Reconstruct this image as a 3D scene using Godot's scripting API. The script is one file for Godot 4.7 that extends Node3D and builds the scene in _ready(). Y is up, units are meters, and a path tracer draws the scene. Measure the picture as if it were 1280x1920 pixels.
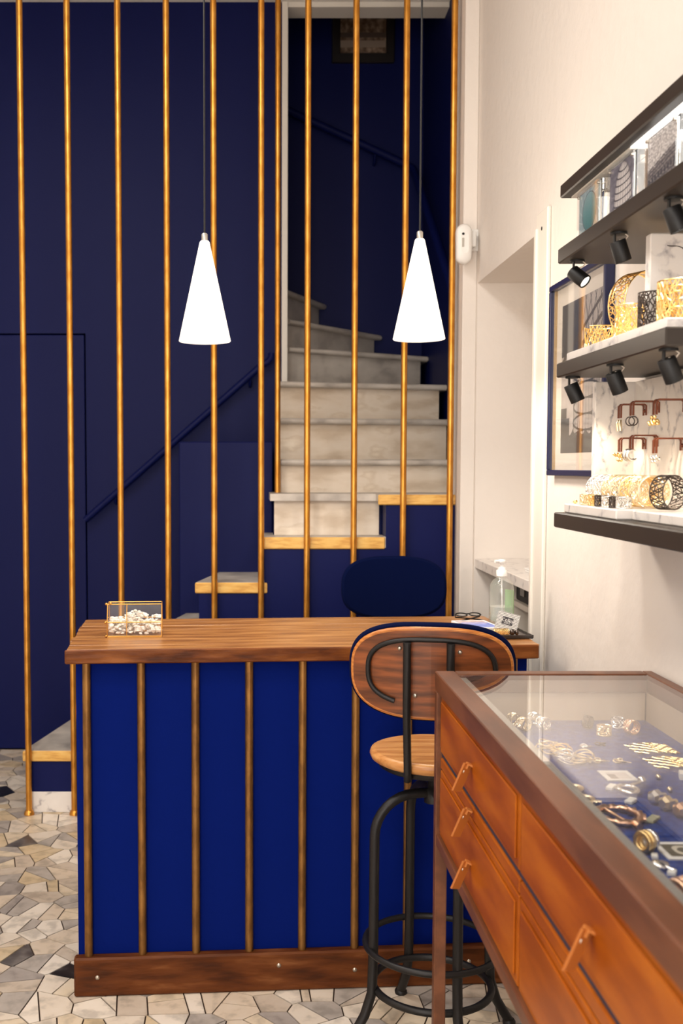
extends Node3D
# A jewellery shop corner: wooden reception desk with blue panels, brass poles before a winding marble stair, wall shelves and a glass display case.

var T := Transform3D()          # applied to every vertex added
var M := {}                     # materials
var used := {}
var rng := RandomNumberGenerator.new()

# ---------------------------------------------------------------- helpers
func new_st(smooth := false) -> SurfaceTool:
	var st := SurfaceTool.new()
	st.begin(Mesh.PRIMITIVE_TRIANGLES)
	st.set_smooth_group(0 if smooth else -1)
	return st

func sm(st: SurfaceTool, on: bool) -> void:
	st.set_smooth_group(0 if on else -1)

func tri(st: SurfaceTool, a: Vector3, b: Vector3, c: Vector3, out: Vector3) -> void:
	var n := (a - c).cross(a - b)
	if n.dot(out) < 0.0:
		st.add_vertex(T * a); st.add_vertex(T * c); st.add_vertex(T * b)
	else:
		st.add_vertex(T * a); st.add_vertex(T * b); st.add_vertex(T * c)

func quad(st: SurfaceTool, a: Vector3, b: Vector3, c: Vector3, d: Vector3, out: Vector3) -> void:
	tri(st, a, b, c, out)
	tri(st, a, c, d, out)

# box with chamfered edges; optional basis turns it about its centre
func box(st: SurfaceTool, c: Vector3, s: Vector3, b := 0.0, r := Basis()) -> void:
	sm(st, false)
	var h := s * 0.5
	b = minf(b, minf(h.x, minf(h.y, h.z)) * 0.9)
	for ax in 3:
		var u := (ax + 1) % 3
		var v := (ax + 2) % 3
		for sg in [-1.0, 1.0]:
			var pts := []
			for k in [[-1, -1], [1, -1], [1, 1], [-1, 1]]:
				var p := Vector3()
				p[ax] = h[ax] * sg
				p[u] = (h[u] - b) * k[0]
				p[v] = (h[v] - b) * k[1]
				pts.append(p)
			var o := Vector3(); o[ax] = sg
			quad(st, c + r * pts[0], c + r * pts[1], c + r * pts[2], c + r * pts[3], r * o)
		if b > 0.0:
			for s1 in [-1.0, 1.0]:
				for s2 in [-1.0, 1.0]:
					var q := []
					for e in [-1.0, 1.0]:
						var p1 := Vector3(); p1[ax] = (h[ax] - b) * e; p1[u] = h[u] * s1; p1[v] = (h[v] - b) * s2
						var p2 := Vector3(); p2[ax] = (h[ax] - b) * e; p2[u] = (h[u] - b) * s1; p2[v] = h[v] * s2
						q.append(p1); q.append(p2)
					var o2 := Vector3(); o2[u] = s1; o2[v] = s2
					quad(st, c + r * q[0], c + r * q[1], c + r * q[3], c + r * q[2], r * o2)
	if b > 0.0:
		for x in [-1.0, 1.0]:
			for y in [-1.0, 1.0]:
				for z in [-1.0, 1.0]:
					var g := Vector3(x, y, z)
					tri(st, c + r * Vector3(h.x * x, (h.y - b) * y, (h.z - b) * z), c + r * Vector3((h.x - b) * x, h.y * y, (h.z - b) * z), c + r * Vector3((h.x - b) * x, (h.y - b) * y, h.z * z), r * g)

func box2(st: SurfaceTool, lo: Vector3, hi: Vector3, b := 0.0) -> void:
	box(st, (lo + hi) * 0.5, (hi - lo).abs(), b)

func tube(st: SurfaceTool, pts: Array, rad, n := 8, closed := false, squash := Vector2.ONE) -> void:
	var m := pts.size()
	var rings := []
	var prev := Vector3()
	for i in m:
		var a: Vector3 = pts[(i - 1 + m) % m] if (closed or i > 0) else pts[i]
		var b: Vector3 = pts[(i + 1) % m] if (closed or i < m - 1) else pts[i]
		var t := (b - a).normalized()
		var nrm: Vector3
		if i == 0:
			nrm = t.cross(Vector3.UP) if absf(t.y) < 0.9 else t.cross(Vector3.RIGHT)
		else:
			nrm = prev - t * prev.dot(t)
		nrm = nrm.normalized()
		prev = nrm
		var bi := t.cross(nrm)
		var r: float = rad[i] if rad is Array else rad
		var ring := []
		for k in n:
			var an := TAU * k / n
			ring.append(pts[i] + nrm * (cos(an) * r * squash.x) + bi * (sin(an) * r * squash.y))
		rings.append(ring)
	sm(st, n > 4)
	for i in (m if closed else m - 1):
		var j := (i + 1) % m
		var mid: Vector3 = (pts[i] + pts[j]) * 0.5
		for k in n:
			var l := (k + 1) % n
			var o: Vector3 = (rings[i][k] + rings[j][l]) * 0.5 - mid
			quad(st, rings[i][k], rings[i][l], rings[j][l], rings[j][k], o)
	if not closed:
		sm(st, false)
		for e in [0, m - 1]:
			var o: Vector3 = pts[e] - pts[1 if e == 0 else m - 2]
			for k in range(1, n - 1):
				tri(st, rings[e][0], rings[e][k], rings[e][k + 1], o)

func bar(st: SurfaceTool, a: Vector3, b: Vector3, r: float, n := 8) -> void:
	tube(st, [a, b], r, n)

# profile: array of Vector2(radius, y) from bottom to top; x is the transform of the axis
func lathe(st: SurfaceTool, prof: Array, n := 24, x := Transform3D(), smooth := true) -> void:
	for i in prof.size() - 1:
		var p: Vector2 = prof[i]
		var q: Vector2 = prof[i + 1]
		var sl := Vector2(q.y - p.y, p.x - q.x)    # outward for a profile that runs upwards outside
		sm(st, smooth and absf(q.y - p.y) > 1e-6)
		for k in n:
			var a := TAU * k / n
			var b := TAU * (k + 1) / n
			var ca := Vector3(cos(a), 0, sin(a)); var cb := Vector3(cos(b), 0, sin(b))
			var o := x.basis * (((ca + cb) * 0.5) * sl.x + Vector3.UP * sl.y)
			var A := x * (ca * p.x + Vector3.UP * p.y); var B := x * (cb * p.x + Vector3.UP * p.y)
			var C := x * (cb * q.x + Vector3.UP * q.y); var D := x * (ca * q.x + Vector3.UP * q.y)
			if p.x > 1e-6:
				tri(st, A, B, C, o)
			if q.x > 1e-6:
				tri(st, A, C, D, o)

# polygon in (x, z), extruded from y0 to y1
func prism(st: SurfaceTool, poly: PackedVector2Array, y0: float, y1: float) -> void:
	sm(st, false)
	var idx := Geometry2D.triangulate_polygon(poly)
	for i in range(0, idx.size(), 3):
		var a := poly[idx[i]]; var b := poly[idx[i + 1]]; var c := poly[idx[i + 2]]
		tri(st, Vector3(a.x, y1, a.y), Vector3(b.x, y1, b.y), Vector3(c.x, y1, c.y), Vector3.UP)
		tri(st, Vector3(a.x, y0, a.y), Vector3(b.x, y0, b.y), Vector3(c.x, y0, c.y), Vector3.DOWN)
	var cw := 1.0 if Geometry2D.is_polygon_clockwise(poly) else -1.0
	for i in poly.size():
		var a := poly[i]; var b := poly[(i + 1) % poly.size()]
		var e := b - a
		quad(st, Vector3(a.x, y0, a.y), Vector3(b.x, y0, b.y), Vector3(b.x, y1, b.y), Vector3(a.x, y1, a.y), Vector3(-e.y, 0, e.x) * cw)

# flat print with texture coordinates: centre, half vectors right and up
func print_quad(st: SurfaceTool, c: Vector3, u: Vector3, v: Vector3) -> void:
	sm(st, false)
	var n := u.cross(v)
	var P := [c - u + v, c + u + v, c + u - v, c - u - v]
	var W := [Vector2(0, 0), Vector2(1, 0), Vector2(1, 1), Vector2(0, 1)]
	for k in [0, 1, 2, 0, 2, 3]:
		st.set_uv(W[k]); st.set_normal((T.basis * n).normalized()); st.add_vertex(T * P[k])

func blob(st: SurfaceTool, c: Vector3, r: Vector3, n := 8, jit := 0.0) -> void:
	var rows := n / 2 + 1
	var g := []
	for i in rows:
		var row := []
		var th := PI * i / (rows - 1)
		for k in n:
			var ph := TAU * k / n
			var f := 1.0 + (rng.randf() - 0.5) * jit * (1.0 if i > 0 and i < rows - 1 else 0.0)
			row.append(c + Vector3(sin(th) * cos(ph) * r.x, cos(th) * r.y, sin(th) * sin(ph) * r.z) * f)
		g.append(row)
	sm(st, jit < 0.2)
	for i in rows - 1:
		for k in n:
			var l := (k + 1) % n
			var o: Vector3 = (g[i][k] + g[i + 1][l]) * 0.5 - c
			if i > 0: tri(st, g[i][k], g[i][l], g[i + 1][l], o)
			if i < rows - 2 or true: tri(st, g[i][k], g[i + 1][l], g[i + 1][k], o)

func obj(called: String, st: SurfaceTool, m: Material, parent: Node = self, with_normals := true) -> MeshInstance3D:
	if with_normals:
		st.generate_normals()
	var o := MeshInstance3D.new()
	o.name = called
	o.mesh = st.commit()
	o.material_override = null
	for i in o.mesh.get_surface_count():
		o.mesh.surface_set_material(i, m)
	parent.add_child(o, true)
	return o

func numbered(called: String) -> String:
	if not used.has(called):
		used[called] = 0
		return called
	used[called] += 1
	return "%s_%03d" % [called, used[called]]

# a Node3D at the base of a thing; afterwards T maps world coordinates into it
func thing(called: String, label: String, category: String, at := Vector3.ZERO, turn := 0.0, group := "") -> Node3D:
	var o := Node3D.new()
	o.name = numbered(called)
	add_child(o)
	o.position = at
	o.rotation.y = turn
	o.set_meta("label", label)
	o.set_meta("category", category)
	if group != "":
		o.set_meta("group", group)
	T = o.transform.affine_inverse()
	return o

func local() -> void:
	T = Transform3D()

func struct(called: String, st: SurfaceTool, m: Material, parent: Node = self, label := "") -> MeshInstance3D:
	var o := obj(called, st, m, parent)
	if parent == self:
		o.set_meta("kind", "structure")
	if label != "":
		o.set_meta("label", label)
	return o

func srgb(r: float, g: float, b: float) -> Color:
	return Color(r / 255.0, g / 255.0, b / 255.0)

func mat(key: String, c: Color, rough := 0.6, metal := 0.0) -> StandardMaterial3D:
	var m := StandardMaterial3D.new()
	m.resource_name = key
	m.albedo_color = c
	m.roughness = rough
	m.metallic = metal
	M[key] = m
	return m

func noise_tex(freq: float, colors: Array, offs: Array, sd := 1, ridged := false, warp := 0.0, size := 512, octaves := 5) -> NoiseTexture2D:
	var n := FastNoiseLite.new()
	n.noise_type = FastNoiseLite.TYPE_SIMPLEX_SMOOTH
	n.seed = sd
	n.frequency = freq
	n.fractal_type = FastNoiseLite.FRACTAL_RIDGED if ridged else FastNoiseLite.FRACTAL_FBM
	n.fractal_octaves = octaves
	if warp > 0.0:
		n.domain_warp_enabled = true
		n.domain_warp_amplitude = warp
		n.domain_warp_frequency = freq * 0.8
	var t := NoiseTexture2D.new()
	t.width = size; t.height = size
	t.seamless = true
	t.noise = n
	if colors.size() > 0:
		var g := Gradient.new()
		g.offsets = PackedFloat32Array(offs)
		g.colors = PackedColorArray(colors)
		t.color_ramp = g
	return t

func textured(key: String, tex: Texture2D, scale: Vector3, rough := 0.6, world := true) -> StandardMaterial3D:
	var m := mat(key, Color.WHITE, rough)
	m.albedo_texture = tex
	m.uv1_triplanar = true
	m.uv1_world_triplanar = world
	m.uv1_triplanar_sharpness = 8.0
	m.uv1_scale = scale
	return m

func bump(m: StandardMaterial3D, tex: Texture2D, cm: float) -> void:
	m.heightmap_enabled = true
	m.heightmap_texture = tex
	m.heightmap_scale = cm

func glass(key: String, c: Color, a := 0.03) -> StandardMaterial3D:
	var m := mat(key, Color(c.r, c.g, c.b, a), 0.0)
	m.transparency = BaseMaterial3D.TRANSPARENCY_ALPHA
	return m

func arc(c: Vector3, u: Vector3, v: Vector3, a0: float, a1: float, n: int) -> Array:
	var r := []
	for i in n + 1:
		var a := lerpf(a0, a1, float(i) / n)
		r.append(c + u * cos(a) + v * sin(a))
	return r

# ---------------------------------------------------------------- pictures (flat prints)
func px_line(im: Image, a: Vector2, b: Vector2, w: float, c: Color) -> void:
	var W := im.get_width(); var H := im.get_height()
	var steps := int(maxf(absf(b.x - a.x), absf(b.y - a.y))) + 1
	for i in steps + 1:
		var p := a.lerp(b, float(i) / steps)
		im.fill_rect(Rect2i(int(p.x - w * 0.5), int(p.y - w * 0.5), maxi(1, int(w)), maxi(1, int(w))).intersection(Rect2i(0, 0, W, H)), c)

func px_ellipse(im: Image, c: Vector2, r: Vector2, w: float, col: Color, a0 := 0.0, a1 := TAU) -> void:
	var n := 40
	for i in n:
		var s := lerpf(a0, a1, float(i) / n); var e := lerpf(a0, a1, float(i + 1) / n)
		px_line(im, c + Vector2(cos(s) * r.x, sin(s) * r.y), c + Vector2(cos(e) * r.x, sin(e) * r.y), w, col)

func px_noise(im: Image, amount: float, sd: int, freq := 0.03) -> void:
	var n := FastNoiseLite.new()
	n.seed = sd; n.frequency = freq
	for y in im.get_height():
		for x in im.get_width():
			var c := im.get_pixel(x, y)
			var k := n.get_noise_2d(x, y) * amount
			im.set_pixel(x, y, Color(clampf(c.r + k, 0, 1), clampf(c.g + k, 0, 1), clampf(c.b + k, 0, 1)))

func print_mat(key: String, im: Image) -> StandardMaterial3D:
	var m := mat(key, Color.WHITE, 0.5)
	m.albedo_texture = ImageTexture.create_from_image(im)
	m.texture_repeat = false
	return m

func make_prints() -> void:
	# teal oval in a net of lines
	var im := Image.create_empty(160, 200, false, Image.FORMAT_RGB8)
	im.fill(srgb(146, 168, 172))
	for y in 200:
		for x in 160:
			var d := Vector2((x - 80) / 52.0, (y - 100) / 84.0).length()
			if d < 1.0:
				im.set_pixel(x, y, srgb(150, 178, 180).lerp(srgb(40, 112, 112), clampf(y / 190.0, 0, 1)))
	px_ellipse(im, Vector2(80, 100), Vector2(54, 86), 3, srgb(60, 72, 82))
	for k in 14:
		var a := TAU * k / 14
		px_line(im, Vector2(80 + cos(a) * 56, 100 + sin(a) * 88), Vector2(80 + cos(a + 0.3) * 90, 100 + sin(a + 0.3) * 130), 2, srgb(215, 222, 224))
	M.print_oval = print_mat("print_oval", im)
	# rounded tower with hoops
	im = Image.create_empty(160, 200, false, Image.FORMAT_RGB8)
	im.fill(srgb(112, 106, 116))
	px_noise(im, 0.15, 4)
	for y in 200:
		var t := y / 200.0
		var half := 58.0 * sqrt(clampf(1.0 - pow(1.0 - t, 2.4), 0.0, 1.0))
		for x in range(int(88 - half), int(88 + half)):
			if x >= 0 and x < 160:
				im.set_pixel(x, y, srgb(226, 218, 214))
	for k in 7:
		var t := 0.12 + k * 0.14
		px_ellipse(im, Vector2(88, t * 200), Vector2(58.0 * sqrt(1.0 - pow(1.0 - minf(t, 1.0), 2.4)), 14), 5, srgb(34, 30, 30), 0.0, PI)
	for k in range(-5, 6):
		for y in 199:
			var t := y / 200.0
			var half := 58.0 * sqrt(1.0 - pow(1.0 - t, 2.4))
			var x := int(88 + half * sin(k * 0.3))
			im.fill_rect(Rect2i(x, y, 2, 2), srgb(92, 84, 84))
	M.print_tower = print_mat("print_tower", im)
	# old stone building under a pale sky
	im = Image.create_empty(160, 200, false, Image.FORMAT_RGB8)
	im.fill(srgb(205, 198, 194))
	for y in range(86, 200):
		for x in 160:
			if y > 128 - x * 0.3 + 5 * sin(x * 0.2):
				im.set_pixel(x, y, srgb(118, 108, 104))
	px_noise(im, 0.35, 9, 0.08)
	for k in 7:
		px_line(im, Vector2(0, 128 + k * 12), Vector2(160, 82 + k * 16), 3, srgb(52, 46, 46))
	for k in 9:
		im.fill_rect(Rect2i(8 + k * 17, 160 - k * 3, 8, 20), srgb(40, 36, 36))
	M.print_building = print_mat("print_building", im)
	# steel net from below
	im = Image.create_empty(160, 200, false, Image.FORMAT_RGB8)
	im.fill(srgb(150, 138, 126))
	for k in 12:
		px_line(im, Vector2(0, k * 22 - 20), Vector2(160, k * 22 + 50), 4, srgb(44, 38, 36))
		px_line(im, Vector2(0, k * 24 + 20), Vector2(160, k * 18 - 60), 3, srgb(64, 56, 52))
	M.print_net = print_mat("print_net", im)
	# framed photograph: iron lattice drum with diagonal girders, dark building below
	var W := 384; var H := 430
	im = Image.create_empty(W, H, false, Image.FORMAT_RGB8)
	im.fill(srgb(176, 166, 160))
	px_noise(im, 0.06, 12)
	for y in 150:
		for x in 210:
			if x < 215 - y * 0.1:
				im.set_pixel(x, y, srgb(58, 57, 62))
	var dk := srgb(22, 21, 24)
	px_line(im, Vector2(0, 170), Vector2(384, 20), 9, srgb(70, 58, 48)); px_line(im, Vector2(0, 200), Vector2(384, 70), 11, srgb(78, 64, 48))
	for k in 9:
		px_line(im, Vector2(k * 46, 0), Vector2(k * 46 + 70, 190), 3, dk); px_line(im, Vector2(k * 46 + 60, 0), Vector2(k * 46 - 40, 190), 3, dk)
	for k in 6:
		px_ellipse(im, Vector2(250, 170 + k * 44), Vector2(120, 22), 5, dk)
	for k in range(-7, 8):
		px_line(im, Vector2(250 + 120 * sin(k * 0.22), 150), Vector2(250 + 120 * sin(k * 0.22), 400), 2, dk)
		px_line(im, Vector2(250 + 120 * sin(k * 0.22), 190), Vector2(250 + 120 * sin((k + 2) * 0.22), 390), 1, srgb(80, 76, 76))
	for x in W:
		var top := 330.0 if x < 90 else 362.0 + 18.0 * absf(sin(x * 0.05))
		if x < 60: top = 300.0
		for y in range(int(top), H):
			im.set_pixel(x, y, srgb(12, 14, 22))
	M.print_frame = print_mat("print_frame", im)
	# small prints: price card, ring card, booklet cover, patterned business card, picture on the stair
	im = Image.create_empty(96, 64, false, Image.FORMAT_RGB8)
	im.fill(srgb(238, 236, 230)); im.fill_rect(Rect2i(16, 14, 66, 42), srgb(214, 206, 200)); im.fill_rect(Rect2i(16, 26, 24, 30), srgb(150, 138, 132))
	M.print_price = print_mat("print_price", im)
	im = Image.create_empty(96, 72, false, Image.FORMAT_RGB8)
	im.fill(srgb(240, 238, 232)); im.fill_rect(Rect2i(12, 10, 74, 52), srgb(92, 86, 70))
	px_ellipse(im, Vector2(52, 36), Vector2(18, 16), 8, srgb(206, 198, 178))
	M.print_ring = print_mat("print_ring", im)
	im = Image.create_empty(128, 160, false, Image.FORMAT_RGB8)
	im.fill(srgb(122, 138, 206)); im.fill_rect(Rect2i(0, 0, 128, 60), srgb(196, 178, 178)); im.fill_rect(Rect2i(20, 44, 90, 34), srgb(160, 158, 200))
	px_noise(im, 0.12, 21)
	im.fill_rect(Rect2i(0, 0, 128, 8), srgb(235, 235, 240)); im.fill_rect(Rect2i(0, 150, 128, 10), srgb(235, 235, 240))
	im.fill_rect(Rect2i(0, 0, 8, 160), srgb(235, 235, 240)); im.fill_rect(Rect2i(120, 0, 8, 160), srgb(235, 235, 240))
	M.print_booklet = print_mat("print_booklet", im)
	im = Image.create_empty(180, 150, false, Image.FORMAT_RGB8)
	im.fill(srgb(238, 236, 230))
	for j in 13:
		for k in 15:
			var o := Vector2(k * 12, j * 12)
			px_line(im, o + Vector2(0, 9), o + Vector2(6, 2), 3, srgb(56, 52, 56)); px_line(im, o + Vector2(6, 2), o + Vector2(12, 9), 3, srgb(56, 52, 56))
	im.fill_rect(Rect2i(46, 40, 88, 66), srgb(54, 50, 54))
	M.print_card = print_mat("print_card", im)
	im = Image.create_empty(120, 140, false, Image.FORMAT_RGB8)
	im.fill(srgb(120, 96, 76)); px_noise(im, 0.3, 33, 0.05)
	im.fill_rect(Rect2i(0, 96, 120, 10), srgb(80, 64, 54)); im.fill_rect(Rect2i(0, 112, 120, 14), srgb(150, 132, 116))
	M.print_landscape = print_mat("print_landscape", im)

# ---------------------------------------------------------------- materials
func make_materials() -> void:
	var plaster := noise_tex(0.02, [], [], 3)
	var m := mat("wall_cream", srgb(230, 222, 214), 0.75)
	m.uv1_triplanar = true; m.uv1_world_triplanar = true; m.uv1_scale = Vector3(1.5, 1.5, 1.5)
	bump(m, plaster, 0.12)
	m = mat("wall_blue", srgb(10, 19, 74), 0.5)
	m.metallic_specular = 0.27
	m.uv1_triplanar = true; m.uv1_world_triplanar = true; m.uv1_scale = Vector3(1.3, 1.3, 1.3)
	bump(m, plaster, 0.03)
	m = mat("panel_blue", srgb(4, 24, 100), 0.75)
	m.metallic_specular = 0.15
	m.uv1_triplanar = true; m.uv1_world_triplanar = true; m.uv1_scale = Vector3(2, 2, 2)
	bump(m, plaster, 0.05)
	mat("white_paint", srgb(232, 226, 216), 0.5)
	mat("ceiling_white", srgb(236, 232, 226), 0.8)
	m = textured("brass", noise_tex(0.02, [srgb(196, 132, 52), srgb(214, 150, 64), srgb(222, 162, 78)], [0.2, 0.55, 0.85], 5), Vector3(2, 1.0, 2), 0.34)
	m.metallic = 0.85
	m = textured("old_brass", noise_tex(0.02, [srgb(118, 82, 42), srgb(140, 100, 52), srgb(152, 110, 58)], [0.25, 0.55, 0.85], 6), Vector3(2, 1.0, 2), 0.4)
	m.metallic = 0.7
	textured("edge_wood", noise_tex(0.02, [srgb(212, 156, 76), srgb(230, 180, 94), srgb(236, 192, 110)], [0.2, 0.5, 0.8], 7), Vector3(1.0, 5, 5), 0.45)
	# marble: pale with grey veins
	textured("marble", noise_tex(0.006, [srgb(236, 230, 224), srgb(230, 224, 218), srgb(196, 190, 188), srgb(120, 116, 120)], [0.0, 0.72, 0.86, 1.0], 11, true, 40.0), Vector3(2.2, 2.2, 2.2), 0.3)
	textured("marble_wall", noise_tex(0.006, [srgb(232, 226, 218), srgb(224, 216, 208), srgb(186, 180, 176), srgb(112, 108, 110)], [0.0, 0.66, 0.82, 1.0], 18, true, 60.0), Vector3(4.0, 2.4, 2.8), 0.3)
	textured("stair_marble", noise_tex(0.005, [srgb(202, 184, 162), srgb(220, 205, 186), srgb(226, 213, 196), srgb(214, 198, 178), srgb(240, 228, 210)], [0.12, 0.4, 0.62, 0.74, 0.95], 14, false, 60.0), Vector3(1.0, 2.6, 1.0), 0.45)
	textured("stair_marble_grey_shade", noise_tex(0.005, [srgb(166, 158, 150), srgb(194, 186, 176), srgb(206, 198, 188), srgb(222, 212, 200)], [0.15, 0.45, 0.75, 1.0], 15, false, 50.0), Vector3(1.6, 2.2, 1.6), 0.45)  # greyer stair marble; on the upper risers it stands for dimmer light
	# woods
	var fine := noise_tex(0.03, [], [], 22)
	m = textured("desk_wood", noise_tex(0.012, [srgb(122, 77, 38), srgb(150, 100, 54), srgb(164, 114, 64), srgb(184, 134, 82)], [0.15, 0.42, 0.66, 0.9], 21, false, 18.0), Vector3(0.45, 4, 4), 0.36, false)
	bump(m, fine, 0.06)
	m = textured("desk_edge_wood", noise_tex(0.012, [srgb(70, 32, 8), srgb(98, 50, 16), srgb(116, 64, 24), srgb(138, 82, 38)], [0.15, 0.42, 0.66, 0.9], 23, false, 26.0), Vector3(0.7, 3, 3), 0.42, false)
	m.metallic_specular = 0.3
	bump(m, fine, 0.1)
	m = textured("base_wood", noise_tex(0.012, [srgb(60, 28, 8), srgb(84, 42, 14), srgb(98, 52, 20), srgb(122, 74, 40)], [0.15, 0.42, 0.66, 0.92], 25, false, 20.0), Vector3(0.6, 3, 3), 0.5, false)
	m.metallic_specular = 0.3
	bump(m, fine, 0.1)
	m = textured("seat_wood", noise_tex(0.012, [srgb(168, 108, 54), srgb(190, 130, 72), srgb(204, 146, 86), srgb(212, 158, 100)], [0.1, 0.4, 0.66, 0.92], 27, false, 14.0), Vector3(0.6, 5, 5), 0.34, false)
	m = textured("backrest_wood", noise_tex(0.012, [srgb(84, 42, 18), srgb(110, 58, 26), srgb(132, 70, 32), srgb(150, 84, 42)], [0.15, 0.45, 0.7, 0.95], 28, false, 20.0), Vector3(0.8, 7, 7), 0.32, false)
	m = textured("ply_edge", noise_tex(0.012, [srgb(168, 96, 36), srgb(206, 134, 64)], [0.2, 0.8], 29), Vector3(2, 20, 20), 0.35, false)
	m = textured("drawer_wood", noise_tex(0.008, [srgb(138, 66, 10), srgb(158, 80, 14), srgb(172, 94, 20)], [0.2, 0.55, 0.9], 31, false, 20.0), Vector3(3, 3, 0.6), 0.33)
	m.metallic_specular = 0.3
	m = textured("case_brown", noise_tex(0.01, [srgb(92, 52, 30), srgb(114, 68, 42)], [0.3, 0.7], 33), Vector3(3, 3, 0.6), 0.4)
	m = mat("velvet", srgb(2, 11, 48), 0.95)
	m.metallic_specular = 0.2
	m.rim_enabled = true; m.rim = 0.4; m.rim_tint = 0.95
	m = textured("velvet_bed", noise_tex(0.02, [srgb(10, 36, 104), srgb(18, 52, 128), srgb(32, 72, 148)], [0.2, 0.5, 0.85], 35), Vector3(5, 5, 5), 0.95)
	m.metallic_specular = 0.2
	m.rim_enabled = true; m.rim = 0.25; m.rim_tint = 0.9
	mat("lining", srgb(206, 186, 160), 0.7)
	mat("leather", srgb(186, 112, 50), 0.5)
	mat("black_iron", srgb(26, 24, 24), 0.45, 0.3)
	mat("shelf_metal", srgb(44, 36, 30), 0.42)
	mat("black_matte", srgb(8, 8, 9), 0.55)
	mat("grey_metal", srgb(188, 184, 176), 0.35, 0.6)
	mat("screw", srgb(200, 190, 176), 0.3, 0.9)
	mat("white_plastic", srgb(238, 236, 232), 0.4)
	mat("cable_white", srgb(214, 200, 184), 0.5)
	mat("cord_black", srgb(22, 22, 24), 0.6)
	mat("frame_blue", srgb(10, 20, 64), 0.4)
	mat("frame_wood", srgb(196, 164, 112), 0.5)
	mat("passepartout", srgb(226, 216, 204), 0.8)
	mat("dark_frame", srgb(34, 28, 26), 0.4)
	mat("gold", srgb(255, 220, 152), 0.28, 1.0)
	mat("pale_gold", srgb(255, 236, 198), 0.28, 1.0)
	mat("rose_gold", srgb(246, 202, 170), 0.28, 1.0)
	mat("silver", srgb(240, 238, 234), 0.24, 1.0)
	mat("gunmetal", srgb(92, 84, 80), 0.3, 1.0)
	mat("copper_wire", srgb(120, 66, 44), 0.4, 0.6)
	mat("tag_white", srgb(236, 234, 226), 0.5)
	mat("tag_olive", srgb(170, 168, 140), 0.5)
	mat("pebble_white", srgb(240, 232, 220), 0.7)
	mat("box_brass", srgb(214, 160, 84), 0.3, 0.9)
	mat("paper_white", srgb(236, 234, 230), 0.7)
	mat("lettering", srgb(236, 234, 230), 0.6)
	mat("tray_black", srgb(58, 52, 50), 0.18)
	mat("grout", srgb(58, 40, 28), 0.9)
	mat("gap_blue", srgb(26, 34, 60), 0.7)
	glass("pane", srgb(235, 245, 240), 0.004)
	glass("box_glass", srgb(240, 245, 245), 0.03)
	glass("frame_glass", srgb(240, 245, 245), 0.02)
	m = mat("acrylic", Color(0.97, 0.99, 0.99, 0.0), 0.02)
	m.refraction_enabled = true; m.refraction_scale = 0.049
	m = glass("bottle_plastic", srgb(226, 236, 228), 0.12)
	m = glass("gel", srgb(206, 222, 206), 0.16)
	m = mat("green_label", srgb(134, 176, 112), 0.5)
	# lamp glass of the pendants and small lenses
	m = mat("lamp_glass", srgb(250, 244, 232), 0.4)
	m.emission_enabled = true; m.emission = srgb(255, 247, 236); m.emission_energy_multiplier = 0.6
	m = mat("lamp_lens", srgb(250, 250, 246), 0.3)
	m.emission_enabled = true; m.emission = srgb(255, 246, 230); m.emission_energy_multiplier = 6.0
	m = mat("lamp_strip", srgb(250, 250, 250), 0.4)
	m.emission_enabled = true; m.emission = srgb(255, 250, 244); m.emission_energy_multiplier = 0.8
	m = mat("unseen_window_glow", srgb(240, 244, 248), 0.4)  # glow of the unseen window behind the viewer
	m.emission_enabled = true; m.emission = srgb(255, 250, 246); m.emission_energy_multiplier = 1.0
	m = mat("lamp_panel", srgb(250, 248, 240), 0.5)
	m.emission_enabled = true; m.emission = srgb(255, 232, 200); m.emission_energy_multiplier = 2.0
	# broken marble of the floor
	var tones := [[216, 198, 176], [200, 184, 166], [222, 204, 178], [180, 170, 160], [234, 222, 206], [210, 188, 154], [166, 156, 148], [224, 210, 192]]
	for k in tones.size():
		var c: Color = srgb(tones[k][0], tones[k][1], tones[k][2])
		textured("tile%d" % k, noise_tex(0.012, [c.darkened(0.14), c, c.lightened(0.1)], [0.15, 0.5, 0.9], 40 + k, false, 20.0, 256, 4), Vector3(4, 4, 4), 0.34)
	textured("tile8", noise_tex(0.012, [srgb(28, 27, 28), srgb(40, 38, 38), srgb(76, 72, 70)], [0.2, 0.7, 1.0], 50, false, 20.0, 256, 4), Vector3(4, 4, 4), 0.3)
	textured("tile9", noise_tex(0.012, [srgb(78, 72, 70), srgb(104, 98, 94), srgb(140, 132, 126)], [0.2, 0.6, 1.0], 51, false, 20.0, 256, 4), Vector3(4, 4, 4), 0.3)

# ---------------------------------------------------------------- setting
const CEIL := 3.714
const WALL_X := 0.885

func area_light(parent: Node3D, at: Vector3, size: Vector2, energy: float, col: Color, look: Vector3) -> void:
	var l := AreaLight3D.new()
	l.name = "light"
	l.area_size = size
	l.light_energy = energy
	l.light_color = col
	l.area_range = 14.0
	l.area_attenuation = 2.0
	l.shadow_enabled = true
	parent.add_child(l, true)
	l.global_transform = Transform3D(Basis.looking_at(look, Vector3.UP if absf(look.y) < 0.9 else Vector3.FORWARD), at)

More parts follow.
